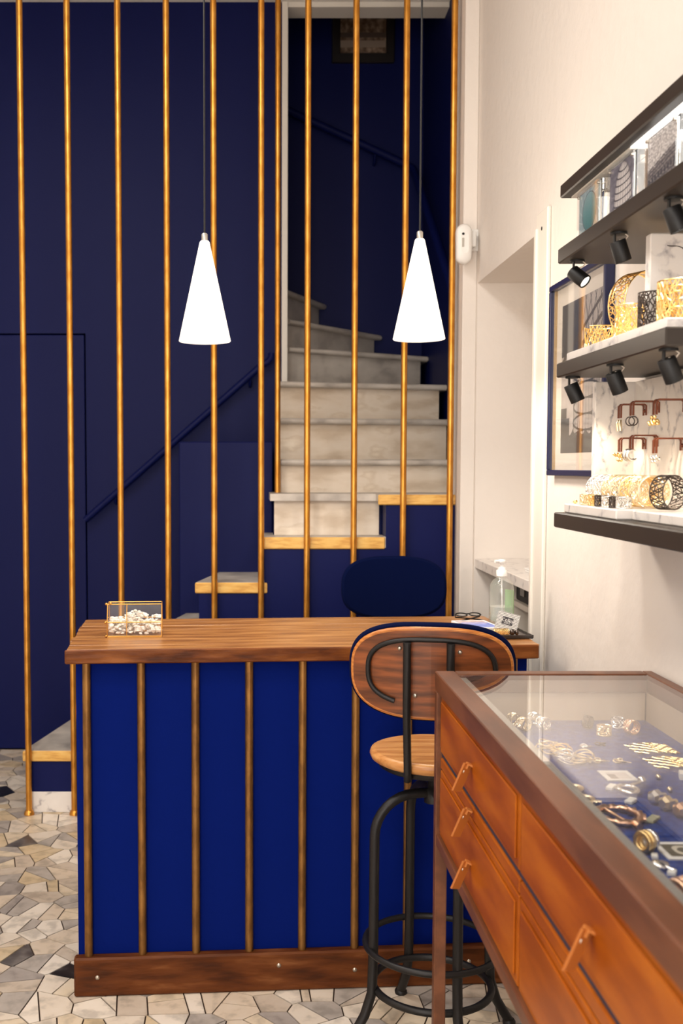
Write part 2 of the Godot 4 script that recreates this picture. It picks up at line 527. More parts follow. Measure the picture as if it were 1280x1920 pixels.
func unseen_ceiling_panel(x: float, z: float, energy: float, label: String) -> void:  # lights out of view, placed to brighten walls, desk and floor
	var t := thing("unseen_ceiling_light", label, "ceiling light", Vector3(x, CEIL, z), 0, "unseen square ceiling lights")
	var st := new_st()
	for k in 4:
		var d := Vector3(0.29, 0, 0).rotated(Vector3.UP, k * PI / 2)
		box(st, Vector3(x, CEIL - 0.02, z) + d, Vector3(0.02, 0.038, 0.6), 0.003, Basis(Vector3.UP, k * PI / 2))
	obj("frame", st, M.white_paint, t)
	st = new_st()
	box(st, Vector3(x, CEIL - 0.012, z), Vector3(0.56, 0.02, 0.56))
	obj("diffuser", st, M.lamp_panel, t)
	area_light(t, Vector3(x, CEIL - 0.045, z), Vector2(0.54, 0.54), energy, srgb(255, 252, 248), Vector3.DOWN)

func clip(poly: PackedVector2Array, p: Vector2, n: Vector2) -> PackedVector2Array:
	var r := PackedVector2Array()
	for i in poly.size():
		var a := poly[i]; var b := poly[(i + 1) % poly.size()]
		var da := (a - p).dot(n); var db := (b - p).dot(n)
		if da <= 0.0: r.append(a)
		if (da < 0.0) != (db < 0.0) and absf(da - db) > 1e-12:
			r.append(a.lerp(b, da / (da - db)))
	return r

func area_of(poly: PackedVector2Array) -> float:
	var s := 0.0
	for i in poly.size():
		s += poly[i].cross(poly[(i + 1) % poly.size()])
	return absf(s) * 0.5

func tile_mesh(st: SurfaceTool, poly: PackedVector2Array, y: float, c: Vector2) -> void:
	sm(st, false)
	for i in poly.size():
		var a := poly[i] - c; var b := poly[(i + 1) % poly.size()] - c
		if a.distance_squared_to(b) < 1e-9: continue
		tri(st, Vector3(0, y, 0), Vector3(a.x, y, a.y), Vector3(b.x, y, b.y), Vector3.UP)
		var ia := a * 1.0; var ib := b * 1.0
		var mid := (a + b) * 0.5
		quad(st, Vector3(a.x, y, a.y), Vector3(b.x, y, b.y), Vector3(ib.x, -0.006, ib.y), Vector3(ia.x, -0.006, ia.y), Vector3(mid.x, 0, mid.y))

func make_floor() -> void:
	local()
	var st := new_st()
	box2(st, Vector3(-2.5, -0.12, -6.3), Vector3(1.35, -0.004, 2.1))
	var floor_node := struct("floor", st, M.grout, self, "floor of broken marble pieces set in dark mortar")
	rng.seed = 77
	var step := 0.102
	var nx := int(3.42 / step) + 1; var nz := int(7.4 / step) + 1
	var pts := {}
	for i in range(-2, nx + 3):
		for j in range(-2, nz + 3):
			pts[Vector2i(i, j)] = Vector2(-2.42 + (i + rng.randf_range(0.0, 1.0)) * step, -5.38 + (j + rng.randf_range(0.0, 1.0)) * step)
	var stuff := {}
	var g := 0.0021
	for i in nx:
		for j in nz:
			var c: Vector2 = pts[Vector2i(i, j)]
			var poly := PackedVector2Array([c + Vector2(-0.3, -0.3), c + Vector2(0.3, -0.3), c + Vector2(0.3, 0.3), c + Vector2(-0.3, 0.3)])
			for di in range(-2, 3):
				for dj in range(-2, 3):
					if di == 0 and dj == 0: continue
					var q: Vector2 = pts[Vector2i(i + di, j + dj)]
					var n := (q - c).normalized()
					poly = clip(poly, (c + q) * 0.5 - n * g, n)
			poly = clip(poly, Vector2(0.955, 0), Vector2(1, 0)); poly = clip(poly, Vector2(-2.4, 0), Vector2(-1, 0))
			poly = clip(poly, Vector2(0, -5.37), Vector2(0, -1)); poly = clip(poly, Vector2(0, 2.0), Vector2(0, 1))
			var parts := [poly]
			if poly.size() >= 3 and area_of(poly) > 0.009:
				var an := rng.randf() * TAU
				var n := Vector2(cos(an), sin(an))
				parts = [clip(poly, c - n * g, n), clip(poly, c + n * g, -n)]
			for po: PackedVector2Array in parts:
				if po.size() < 3 or area_of(po) < 0.00035: continue
				var mid := Vector2()
				for v in po: mid += v
				mid /= po.size()
				var k := rng.randi() % 8
				var w := rng.randf()
				if w < 0.035: k = 8
				elif w < 0.06: k = 9
				var y := rng.randf_range(-0.0006, 0.0)
				var depth := -mid.y
				var seen := depth > 2.55 and ((mid.x < -0.44 and mid.x > -0.2375 * depth - 0.08) or (depth < 2.86 and mid.x > -0.8 and mid.x < 0.62))
				if seen:
					var ts := new_st()
					tile_mesh(ts, po, y, mid)
					var o := obj("tile", ts, M["tile%d" % k], floor_node)
					o.position = Vector3(mid.x, 0, mid.y)
				else:
					if not stuff.has(k): stuff[k] = new_st()
					T = Transform3D(Basis(), Vector3(mid.x, 0, mid.y))
					tile_mesh(stuff[k], po, y, mid)
					local()
	var mesh := ArrayMesh.new()
	for k in stuff:
		stuff[k].generate_normals()
		mesh = stuff[k].commit(mesh)
		mesh.surface_set_material(mesh.get_surface_count() - 1, M["tile%d" % k])
	var o := MeshInstance3D.new()
	o.name = "tile_paving"
	o.mesh = mesh
	o.set_meta("kind", "stuff")
	floor_node.add_child(o, true)

func make_shell() -> void:
	local()
	var st := new_st()
	box2(st, Vector3(-2.5, CEIL, -5.37), Vector3(1.35, CEIL + 0.12, 2.1))
	struct("ceiling", st, M.ceiling_white, self, "white ceiling of the shop")
	st = new_st()
	box2(st, Vector3(-2.52, 0, -5.5), Vector3(-2.4, CEIL, 2.1))
	struct("wall_left", st, M.wall_cream, self, "cream side wall out of view")
	st = new_st()
	box2(st, Vector3(-2.5, 0, 2.0), Vector3(1.35, CEIL, 2.12))
	struct("wall_rear", st, M.wall_cream, self, "cream wall behind the viewer")
	st = new_st()
	for e in [[Vector3(-0.7, 2.72, 1.985), Vector3(2.4, 0.08, 0.05)], [Vector3(-0.7, 0.28, 1.985), Vector3(2.4, 0.08, 0.05)], [Vector3(-1.86, 1.5, 1.985), Vector3(0.08, 2.36, 0.05)], [Vector3(0.46, 1.5, 1.985), Vector3(0.08, 2.36, 0.05)]]:
		box(st, e[0], e[1], 0.004)
	var win := struct("unseen_window_1", st, M.white_paint, self, "unseen shop window behind the viewer, placed to light stair and desk from the front")  # unseen window, placed to light risers and desk front
	st = new_st()
	box2(st, Vector3(-1.82, 0.32, 1.985), Vector3(0.42, 2.68, 1.995))
	obj("unseen_window_pane", st, M.unseen_window_glow, win)
	area_light(win, Vector3(-0.7, 1.5, 1.95), Vector2(2.2, 2.3), UNSEEN_WINDOW, srgb(255, 250, 246), Vector3.FORWARD)
	# right wall with a deep niche
	st = new_st()
	box2(st, Vector3(WALL_X, 0, -3.344), Vector3(1.35, CEIL, 2.0))
	box2(st, Vector3(WALL_X, 2.165, -4.264), Vector3(1.35, CEIL, -3.344))
	box2(st, Vector3(WALL_X, 0, -4.58), Vector3(1.35, CEIL, -4.264))
	box2(st, Vector3(1.27, 0, -4.264), Vector3(1.35, 2.165, -3.344))
	struct("wall_right", st, M.wall_cream, self, "cream plaster wall with a deep niche and display shelves")
	st = new_st()
	box2(st, Vector3(0.829, 0, -4.56), Vector3(WALL_X, CEIL, -4.275), 0.004)
	struct("trim_1", st, M.wall_cream, self, "narrow cream pilaster between poles and niche")
	st = new_st()
	box2(st, Vector3(0.872, 0, -3.338), Vector3(WALL_X, 2.215, -3.215), 0.004)
	box2(st, Vector3(0.866, 0, -3.344), Vector3(WALL_X, 2.17, -3.32), 0.003)
	var rail := struct("trim_2", st, M.white_paint, self, "white upright strip on the near side of the niche")
	st = new_st()
	lathe(st, [Vector2(0.006, -0.0006), Vector2(0.006, 0.0006), Vector2(0.0, 0.0006)], 10, Transform3D(Basis(Vector3(0, 0, 1), PI / 2), Vector3(0.8718, 2.16, -3.275)))
	obj("screw_hole", st, M.black_matte, rail)
	# blue wall behind the poles, with a flush door let into it
	st = new_st()
	box2(st, Vector3(-0.838, 0, -5.5), Vector3(0.14, CEIL, -5.372))
	box2(st, Vector3(-2.4, 2.105, -5.5), Vector3(-0.838, CEIL, -5.372))
	box2(st, Vector3(-2.4, 0, -5.5), Vector3(-1.72, 2.105, -5.372))
	box2(st, Vector3(-1.74, 0, -5.56), Vector3(-0.8, 2.14, -5.49))
	struct("wall_back", st, M.wall_blue, self, "dark blue wall behind the brass poles")
	st = new_st()
	box2(st, Vector3(-0.335, 0, -5.3715), Vector3(0.086, 1.553, -4.812), 0.004)
	struct("trim_4", st, M.wall_blue, self, "blue boxed-in plinth against the blue wall beside the stair")  # boxed plinth built out from the blue wall
	st = new_st()
	box2(st, Vector3(-1.714, 0.004, -5.48), Vector3(-0.845, 2.098, -5.374), 0.003)
	struct("door_1", st, M.wall_blue, self, "flush blue door set into the blue wall")
	# white edge of the stair opening, and the lintel above it
	st = new_st()
	box2(st, Vector3(0.14, 1.3, -5.5), Vector3(0.17, CEIL, -5.362), 0.003)
	struct("trim_3", st, M.white_paint, self, "white corner edge of the stair opening")
	st = new_st()
	box2(st, Vector3(0.14, 3.69, -5.5), Vector3(1.0, 5.2, -5.37))
	struct("lintel", st, M.white_paint, self, "white lintel over the stair opening")
	# stairwell
	st = new_st()
	box2(st, Vector3(-1.6, 0, -6.3), Vector3(1.08, 5.2, -6.15))
	struct("wall_stairwell", st, M.wall_blue, self, "blue back wall of the stairwell")
	st = new_st()
	box2(st, Vector3(0.96, 0, -6.15), Vector3(1.08, 5.2, -4.58))
	struct("wall_stair_side", st, M.wall_blue, self, "blue side wall of the stairwell")
	st = new_st()
	box2(st, Vector3(-1.7, 0, -6.3), Vector3(-1.6, 5.2, -5.5))
	box2(st, Vector3(-1.6, CEIL, -5.56), Vector3(0.14, 5.2, -5.4))
	struct("wall_stair_end", st, M.wall_blue, self, "blue wall at the hidden end of the stairwell")
	st = new_st()
	box2(st, Vector3(-1.7, 5.2, -6.3), Vector3(1.1, 5.3, -5.3))  # out of view, closes the stairwell so that its top stays dark
	struct("unseen_stairwell_ceiling", st, M.wall_blue, self, "unseen blue ceiling that closes the stairwell and keeps it dark")

func lbox(st: SurfaceTool, a: Vector2, b: Vector2, y0: float, y1: float, th: float) -> void:
	# upright slab between two plan points, thickness going to the far side
	var d := (b - a).normalized()
	var n := Vector2(d.y, -d.x) * th
	prism(st, PackedVector2Array([a, b, b + n, a + n]), y0, y1)

func make_stairs() -> void:
	var s := thing("lower_staircase", "lower stair flight with blue sides and pale wood tread ends behind the poles", "staircase", Vector3(0, 0, -4.9))
	var F := -4.385
	var top := [0.26, 0.436, 0.61, 0.777, 0.964, 1.152, 1.327]
	var xs := [-0.945, -0.735, -0.575, -0.375, -0.225, 0.045, 0.535]
	for k in 5:
		var x0: float = xs[k]; var x1: float = xs[k + 1]
		var back := -5.37 if k < 3 else -4.814
		var sk := 0.19 * (F - back); var sk1 := sk if k < 4 else 0.0
		var st := new_st()
		prism(st, PackedVector2Array([Vector2(x0, F), Vector2(x1, F), Vector2(x1 + sk1, back), Vector2(x0 + sk, back)]), 0.0, top[k] - 0.045)
		obj("step_body", st, M.wall_blue, s)
		st = new_st()
		prism(st, PackedVector2Array([Vector2(x0 - 0.012, F), Vector2(x1 + 0.004, F), Vector2(x1 + sk1, back), Vector2(x0 + sk - 0.012, back)]), top[k] - 0.045, top[k])
		obj("tread", st, M.stair_marble_grey_shade, s)
		st = new_st()
		box2(st, Vector3(x0 - 0.016, top[k] - 0.045, F - 0.002), Vector3(x1 + 0.012, top[k] - 0.001, F + 0.009), 0.004)
		obj("edge_trim", st, M.edge_wood, s)
	# sixth step
	var st6 := new_st()
	prism(st6, PackedVector2Array([Vector2(0.045, F), Vector2(0.545, F), Vector2(0.545, -4.53), Vector2(0.085, -4.53), Vector2(0.085, -4.67), Vector2(0.045, -4.67)]), 0.0, top[5] - 0.045)
	obj("step_body", st6, M.wall_blue, s)
	st6 = new_st()
	prism(st6, PackedVector2Array([Vector2(0.042, F), Vector2(0.545, F), Vector2(0.545, -4.53), Vector2(0.085, -4.53), Vector2(0.085, -4.67), Vector2(0.042, -4.67)]), top[5] - 0.045, top[5])
	obj("tread", st6, M.stair_marble_grey_shade, s)
	st6 = new_st()
	box2(st6, Vector3(0.04, top[5] - 0.05, F - 0.002), Vector3(0.541, top[5] - 0.001, F + 0.009), 0.004)
	obj("edge_trim", st6, M.edge_wood, s)
	# riser and tread of the seventh, which turns into the opening
	var st := new_st()
	box2(st, Vector3(0.088, top[5], -4.545), Vector3(0.532, top[6] - 0.03, -4.52))
	obj("riser", st, M.stair_marble, s)
	st = new_st()
	prism(st, PackedVector2Array([Vector2(0.545, F), Vector2(0.829, F), Vector2(0.829, -4.57), Vector2(0.955, -4.6), Vector2(0.955, -4.82), Vector2(0.088, -4.82), Vector2(0.088, -4.546), Vector2(0.545, -4.546)]), 0.0, top[6] - 0.045)
	obj("step_body", st, M.wall_blue, s)
	st = new_st()
	prism(st, PackedVector2Array([Vector2(0.07, -4.49), Vector2(0.514, -4.49), Vector2(0.514, F), Vector2(0.829, F), Vector2(0.829, -4.57), Vector2(0.955, -4.6), Vector2(0.955, -4.82), Vector2(0.07, -4.82)]), top[6] - 0.03, top[6])
	obj("tread", st, M.stair_marble_grey_shade, s)
	st = new_st()
	box2(st, Vector3(0.512, top[6] - 0.043, F - 0.002), Vector3(0.829, top[6] - 0.001, F + 0.009), 0.004)
	obj("edge_trim", st, M.edge_wood, s)
	# marble slab at the foot of the first step
	st = new_st()
	box2(st, Vector3(-0.93, 0, F), Vector3(-0.735, 0.086, F + 0.006), 0.001)
	obj("plinth_slab", st, M.marble, s)
	s = thing("upper_staircase", "upper marble winder steps turning left in the stair opening", "staircase", Vector3(0.5, 1.327, -5.4))
	# steps that wind up to the left inside the opening: level, left end, right end
	var W := [[1.473, Vector2(0.122, -4.73), Vector2(0.955, -4.75)], [1.665, Vector2(0.122, -4.93), Vector2(0.955, -5.1)], [1.845, Vector2(0.125, -5.09), Vector2(0.955, -5.31)],
		[2.045, Vector2(0.174, -5.43), Vector2(0.955, -5.91)], [2.187, Vector2(0.174, -5.445), Vector2(0.722, -6.132)], [2.362, Vector2(0.15, -5.58), Vector2(0.403, -6.132)]]
	var prev: float = top[6]
	for k in W.size():
		var y: float = W[k][0]; var a: Vector2 = W[k][1]; var b: Vector2 = W[k][2]
		var d := (b - a).normalized(); var n := Vector2(d.y, -d.x)
		st = new_st()
		lbox(st, a + n * 0.022, b + n * 0.022 - d * 0.03, prev, y - 0.028, 0.02)
		obj("riser", st, M.stair_marble if k < 3 else M.stair_marble_grey_shade, s)  # upper risers greyer: the weaker light up there is put into the colour
		var poly := PackedVector2Array([a + d * -0.004, b])
		if k < 4: poly.append_array([Vector2(0.955, -6.132), Vector2(0.174, -6.132)])
		else: poly.append_array([Vector2(0.05, -6.132), Vector2(0.05, -5.51)])
		if k < 3: poly.append_array([Vector2(0.174, -5.36), Vector2(0.122, -5.355)])
		if k == 4: poly.append(Vector2(0.174, -5.51))
		st = new_st()
		prism(st, poly, y - 0.028, y)
		obj("tread", st, M.stair_marble_grey_shade, s)
		st = new_st(true)
		tube(st, [Vector3(a.x, y - 0.014, a.y), Vector3(b.x - d.x * 0.004, y - 0.014, b.y - d.y * 0.004)], 0.0142, 10)
		obj("nosing", st, M.stair_marble_grey_shade, s)
		prev = y
	# handrails
	var t := thing("handrail", "dark blue handrail sloping up the blue wall to the white corner", "handrail", Vector3(-0.4, 1.5, -5.34), 0, "stair handrails")
	st = new_st(true)
	var a := Vector3(-0.838, 1.175, -5.315); var b := Vector3(0.045, 1.945, -5.315)
	tube(st, [a, b, Vector3(0.066, 1.955, -5.315), Vector3(0.086, 1.972, -5.318), Vector3(0.09, 2.0, -5.325)], 0.017, 10)
	obj("rail", st, M.wall_blue, t)
	for f in [0.17, 0.93]:
		st = new_st(true)
		var p: Vector3 = a.lerp(b, f)
		tube(st, [p + Vector3(0, -0.012, 0), p + Vector3(0, -0.045, -0.01), p + Vector3(0, -0.05, -0.057)], 0.008, 8)
		obj("bracket", st, M.wall_blue, t)
	t = thing("handrail", "dark blue handrail high in the dim stairwell behind the poles", "handrail", Vector3(0.6, 3.1, -6.12), 0, "stair handrails")
	st = new_st(true)
	tube(st, [Vector3(0.1, 3.47, -6.09), Vector3(0.86, 3.13, -6.09), Vector3(0.892, 3.1, -6.07), Vector3(0.9, 3.06, -6.03), Vector3(0.9, 2.53, -5.28), Vector3(0.9, 2.2, -4.82)], 0.022, 10)
	obj("rail", st, M.wall_blue, t)
	for p in [Vector3(0.68, 3.2, -6.09), Vector3(0.3, 3.375, -6.09)]:
		st = new_st(true)
		tube(st, [p + Vector3(0, -0.012, 0), p + Vector3(0, -0.05, -0.01), p + Vector3(0, -0.055, -0.06)], 0.009, 8)
		obj("bracket", st, M.wall_blue, t)
	t = thing("framed_picture", "small dark framed picture high on the stairwell wall", "picture", Vector3(0.615, 3.7, -6.14), 0)
	st = new_st()
	for e in [[Vector3(0.615, 3.73, -6.135), Vector3(0.35, 0.05, 0.03)], [Vector3(0.615, 4.16, -6.135), Vector3(0.35, 0.05, 0.03)], [Vector3(0.463, 3.945, -6.135), Vector3(0.046, 0.4, 0.03)], [Vector3(0.767, 3.945, -6.135), Vector3(0.046, 0.4, 0.03)]]:
		box(st, e[0], e[1], 0.004)
	obj("frame", st, M.dark_frame, t)
	st = new_st()
	print_quad(st, Vector3(0.615, 3.945, -6.142), Vector3(0.13, 0, 0), Vector3(0, 0.19, 0))
	obj("print", st, M.print_landscape, t, false)

func make_poles() -> void:
	var xs := [-0.93, -0.742, -0.541, -0.348, -0.16, 0.031, 0.218, 0.409, 0.61, 0.8]
	var words := ["nearest the left edge of the photo", "second from the left edge of the photo", "third from the left edge of the photo", "just left of the left lamp cord", "just right of the left lamp cord",
		"in front of the white corner strip, left of it", "sixth from the left edge after the corner strip, over the marble risers", "in the middle of the marble stair opening", "just left of the right lamp cord", "nearest the cream wall"]
	words[5] = "close left of the white corner of the stair"
	words[6] = "first to the right of the white stair corner"
	for k in xs.size():
		var x: float = xs[k]
		var t := thing("brass_pole", "slim floor-to-ceiling brass pole, " + words[k], "pole", Vector3(x, 0, -4.35), 0, "brass poles before the staircase")
		var st := new_st(true)
		bar(st, Vector3(x, 0.004, -4.35), Vector3(x, CEIL - 0.004, -4.35), 0.0128, 14)
		obj("pole", st, M.brass, t)
		st = new_st(true)
		lathe(st, [Vector2(0.0, 0.0), Vector2(0.0215, 0.0), Vector2(0.0215, 0.005), Vector2(0.019, 0.012), Vector2(0.0165, 0.018), Vector2(0.0128, 0.02)], 16, Transform3D(Basis(), Vector3(x, 0.0, -4.35)))
		obj("foot", st, M.brass, t)
		st = new_st(true)
		lathe(st, [Vector2(0.0128, -0.012), Vector2(0.021, -0.01), Vector2(0.021, 0.0), Vector2(0.0, 0.0)], 16, Transform3D(Basis(), Vector3(x, CEIL, -4.35)))
		obj("cap", st, M.brass, t)
	var t := thing("brass_pole", "bright brass pole standing on the stair tread against the white corner", "pole", Vector3(0.106, 1.327, -4.71), 0, "brass poles before the staircase")
	var st := new_st(true)
	bar(st, Vector3(0.106, 1.327, -4.71), Vector3(0.106, CEIL - 0.002, -4.71), 0.0128, 14)
	obj("pole", st, M.brass, t)

func make_niche() -> void:
	var t := thing("niche_ledge", "pale marble ledge across the wall niche", "ledge", Vector3(1.08, 1.036, -3.8))
	var st := new_st()
	box2(st, Vector3(0.888, 1.036, -4.262), Vector3(1.268, 1.073, -3.346), 0.002)
	obj("slab", st, M.marble, t)
	t = thing("niche_shelf", "low white shelf under the niche ledge", "shelf", Vector3(1.12, 0, -3.7))
	st = new_st()
	box2(st, Vector3(0.985, 0.915, -4.04), Vector3(1.268, 0.936, -3.346), 0.002)
	obj("board", st, M.white_paint, t)
	st = new_st()
	box2(st, Vector3(0.985, 0, -4.06), Vector3(1.268, 1.036, -4.042), 0.002)
	obj("side_panel", st, M.white_paint, t)
	var lab := ["black binder box in shade at the far end of the niche shelf", "black binder box beside the upright strip on the niche shelf"]
	for k in 2:
		var z := -3.94 + k * 0.28
		t = thing("binder_box", lab[k], "box", Vector3(1.12, 0.936, z), 0, "black boxes under the niche ledge")
		st = new_st()
		box2(st, Vector3(1.0, 0.9365, z - 0.1), Vector3(1.25, 1.025, z + 0.1), 0.004)
		obj("body", st, M.black_matte, t)
		st = new_st()
		box2(st, Vector3(0.997, 0.96, z - 0.03), Vector3(1.001, 1.0, z + 0.03), 0.001)
		obj("label_holder", st, M.gunmetal, t)
	t = thing("flat_carton", "flat white carton lying on the niche ledge", "carton", Vector3(1.06, 1.073, -3.6))
	st = new_st()
	box2(st, Vector3(0.95, 1.0735, -3.72), Vector3(1.2, 1.083, -3.5), 0.002)
	obj("body", st, M.paper_white, t)
	st = new_st()
	box2(st, Vector3(0.948, 1.083, -3.722), Vector3(1.202, 1.088, -3.498), 0.001)
	obj("lid", st, M.paper_white, t)
	# motion detector
	t = thing("motion_detector", "white motion detector with rounded body at the pole end of the wall", "detector", Vector3(0.85, 2.31, -4.22))
	st = new_st()
	box2(st, Vector3(0.838, 2.29, -4.275), Vector3(0.9, 2.375, -4.266), 0.003)
	box2(st, Vector3(0.845, 2.3, -4.268), Vector3(0.87, 2.36, -4.225), 0.003)
	obj("bracket", st, M.white_plastic, t)
	st = new_st(true)
	var n := 20
	for k in 6:
		pass
	var ring := []
	for lay in [[0.0, 0.88], [0.008, 1.0], [0.03, 1.0], [0.042, 0.86], [0.047, 0.5]]:
		var row := []
		for i in n:
			var a := TAU * i / n
			var p := Vector2(cos(a), sin(a))
			row.append(Vector3(0.818 + p.x * 0.031 * lay[1], 2.305 + (signf(p.y) * 0.046 + p.y * 0.031) * lay[1], -4.232 + lay[0]))
		ring.append(row)
	var cc := Vector3(0.818, 2.305, -4.215)
	for j in ring.size() - 1:
		for i in n:
			var l := (i + 1) % n
			quad(st, ring[j][i], ring[j][l], ring[j + 1][l], ring[j + 1][i], (ring[j][i] + ring[j + 1][l]) * 0.5 - cc)
	sm(st, false)
	for i in range(1, n - 1):
		tri(st, ring[4][0], ring[4][i], ring[4][i + 1], Vector3.BACK)
		tri(st, ring[0][0], ring[0][i], ring[0][i + 1], Vector3.FORWARD)
	obj("body", st, M.white_plastic, t)
	st = new_st(true)
	lathe(st, [Vector2(0.005, 0.0), Vector2(0.005, 0.002), Vector2(0, 0.002)], 12, Transform3D(Basis(Vector3.RIGHT, PI / 2), Vector3(0.811, 2.34, -4.185)))
	obj("sensor_eye", st, M.black_matte, t)
	st = new_st()
	box2(st, Vector3(0.807, 2.29, -4.187), Vector3(0.815, 2.325, -4.183), 0.001)
	obj("lens_strip", st, M.grey_metal, t)

func make_pendants() -> void:
	var P := [[Vector3(-0.14, 1.8, -3.1), "white glass cone pendant lamp hanging at the left over the desk"], [Vector3(0.4765, 1.806, -3.1), "white glass cone pendant lamp hanging at the right near the wall detector"]]
	for e in P:
		var c: Vector3 = e[0]
		var t := thing("pendant_lamp", e[1], "pendant lamp", c, 0, "white cone pendant lamps")
		var st := new_st(true)
		lathe(st, [Vector2(0.0, 0.012), Vector2(0.071, 0.012), Vector2(0.0735, 0.0), Vector2(0.075, 0.002), Vector2(0.0145, 0.282), Vector2(0.012, 0.286), Vector2(0.0, 0.286)], 40, Transform3D(Basis(), c))
		obj("lamp_shade", st, M.lamp_glass, t)
		st = new_st(true)
		lathe(st, [Vector2(0.0, 0.284), Vector2(0.009, 0.284), Vector2(0.009, 0.305), Vector2(0.006, 0.308), Vector2(0.0, 0.308)], 18, Transform3D(Basis(), c))
		obj("socket_cap", st, M.grey_metal, t)
		st = new_st(true)
		bar(st, c + Vector3(0, 0.307, 0), Vector3(c.x, CEIL - 0.02, c.z), 0.0028, 8)
		obj("cord", st, M.cord_black, t)
		st = new_st(true)
		lathe(st, [Vector2(0.0, -0.03), Vector2(0.04, -0.03), Vector2(0.045, -0.024), Vector2(0.045, 0.0), Vector2(0.0, 0.0)], 24, Transform3D(Basis(), Vector3(c.x, CEIL, c.z)))
		obj("ceiling_rose", st, M.white_plastic, t)
		var l := OmniLight3D.new()
		l.name = "lamp_light"
		l.light_energy = PENDANT
		l.light_color = srgb(255, 238, 216)
		l.light_size = 0.05
		l.omni_range = 12.0
		l.omni_attenuation = 2.0
		l.shadow_enabled = true
		t.add_child(l)
		l.global_position = c + Vector3(0, 0.1, 0)
		# the open lower end of the cone throws most of the light down
		var d := SpotLight3D.new()
		d.name = "lamp_light_down"
		d.light_energy = PENDANT_DOWN
		d.light_color = srgb(255, 244, 230)
		d.light_size = 0.06
		d.spot_angle = 80.0
		d.spot_angle_attenuation = 0.35
		d.spot_range = 12.0
		d.spot_attenuation = 2.0
		d.shadow_enabled = true
		t.add_child(d)
		d.global_transform = Transform3D(Basis.looking_at(Vector3.DOWN, Vector3.FORWARD), c + Vector3(0, -0.004, 0))

const UNSEEN_WINDOW := 4.2  # strength of the unseen window behind the viewer
const PENDANT := 0.08
const PENDANT_DOWN := 0.21

# ---------------------------------------------------------------- desk
func make_desk() -> void:
	var t := thing("reception_desk", "reception desk with thick wooden top, blue panels, brass rods and brown plinth", "desk", Vector3(-0.498, 0, -2.805), deg_to_rad(3.8))
	local()
	rng.seed = 5
	var L := 1.285
	for k in 8:
		var st := new_st()
		var z1 := -0.0705 * k; var z0 := z1 - 0.0698
		var dy := rng.randf_range(-0.0006, 0.0006)
		box2(st, Vector3(rng.randf_range(-0.003, 0.003), 0.917, z0), Vector3(L + rng.randf_range(-0.003, 0.003), 0.955 + dy, z1 - (0.007 if k == 0 else 0.0)), 0.0008)
		obj("plank", st, M.desk_wood, t)
	var st := new_st()
	box2(st, Vector3(-0.003, 0.9165, -0.0068), Vector3(L - 0.004, 0.9545, 0.0), 0.003)
	obj("front_edge", st, M.desk_edge_wood, t)
	# carcass with the blue panels
	st = new_st()
	box2(st, Vector3(0.022, 0.06, -0.075), Vector3(1.262, 0.917, -0.045))
	obj("front_panel", st, M.panel_blue, t)
	st = new_st()
	box2(st, Vector3(0.022, 0.0, -0.53), Vector3(0.05, 0.917, -0.0755))
	obj("side_panel", st, M.panel_blue, t)
	st = new_st()
	box2(st, Vector3(1.234, 0.0, -0.53), Vector3(1.262, 0.917, -0.0755))
	obj("side_panel", st, M.panel_blue, t)
	st = new_st()
	box2(st, Vector3(0.0505, 0.45, -0.52), Vector3(1.2335, 0.47, -0.0755))
	obj("inner_shelf", st, M.base_wood, t)
	st = new_st()
	box2(st, Vector3(0.012, 0.0, -0.0445), Vector3(1.272, 0.108, -0.012), 0.005)
	var pb := obj("plinth_board", st, M.base_wood, t)
	for x in [0.075, 0.57, 0.78, 1.1]:
		st = new_st(true)
		lathe(st, [Vector2(0.0, -0.001), Vector2(0.006, -0.001), Vector2(0.006, 0.0012), Vector2(0.0, 0.0018)], 12, Transform3D(Basis(Vector3.RIGHT, PI / 2), Vector3(x, 0.062 - 0.012 * sin(x * 9), -0.012)))
		obj("screw_plug", st, M.screw, pb)
	for k in 9:
		var x := 0.051 + 0.1462 * k
		st = new_st(true)
		bar(st, Vector3(x, 0.1075, -0.033), Vector3(x, 0.9165, -0.033), 0.0112, 12)
		obj("rod", st, M.old_brass, t)

func sup_oval(a: float, hx: float, hy: float, e: float) -> Vector2:
	var c := cos(a); var s := sin(a)
	return Vector2(signf(c) * pow(absf(c), 2.0 / e) * hx, signf(s) * pow(absf(s), 2.0 / e) * hy)

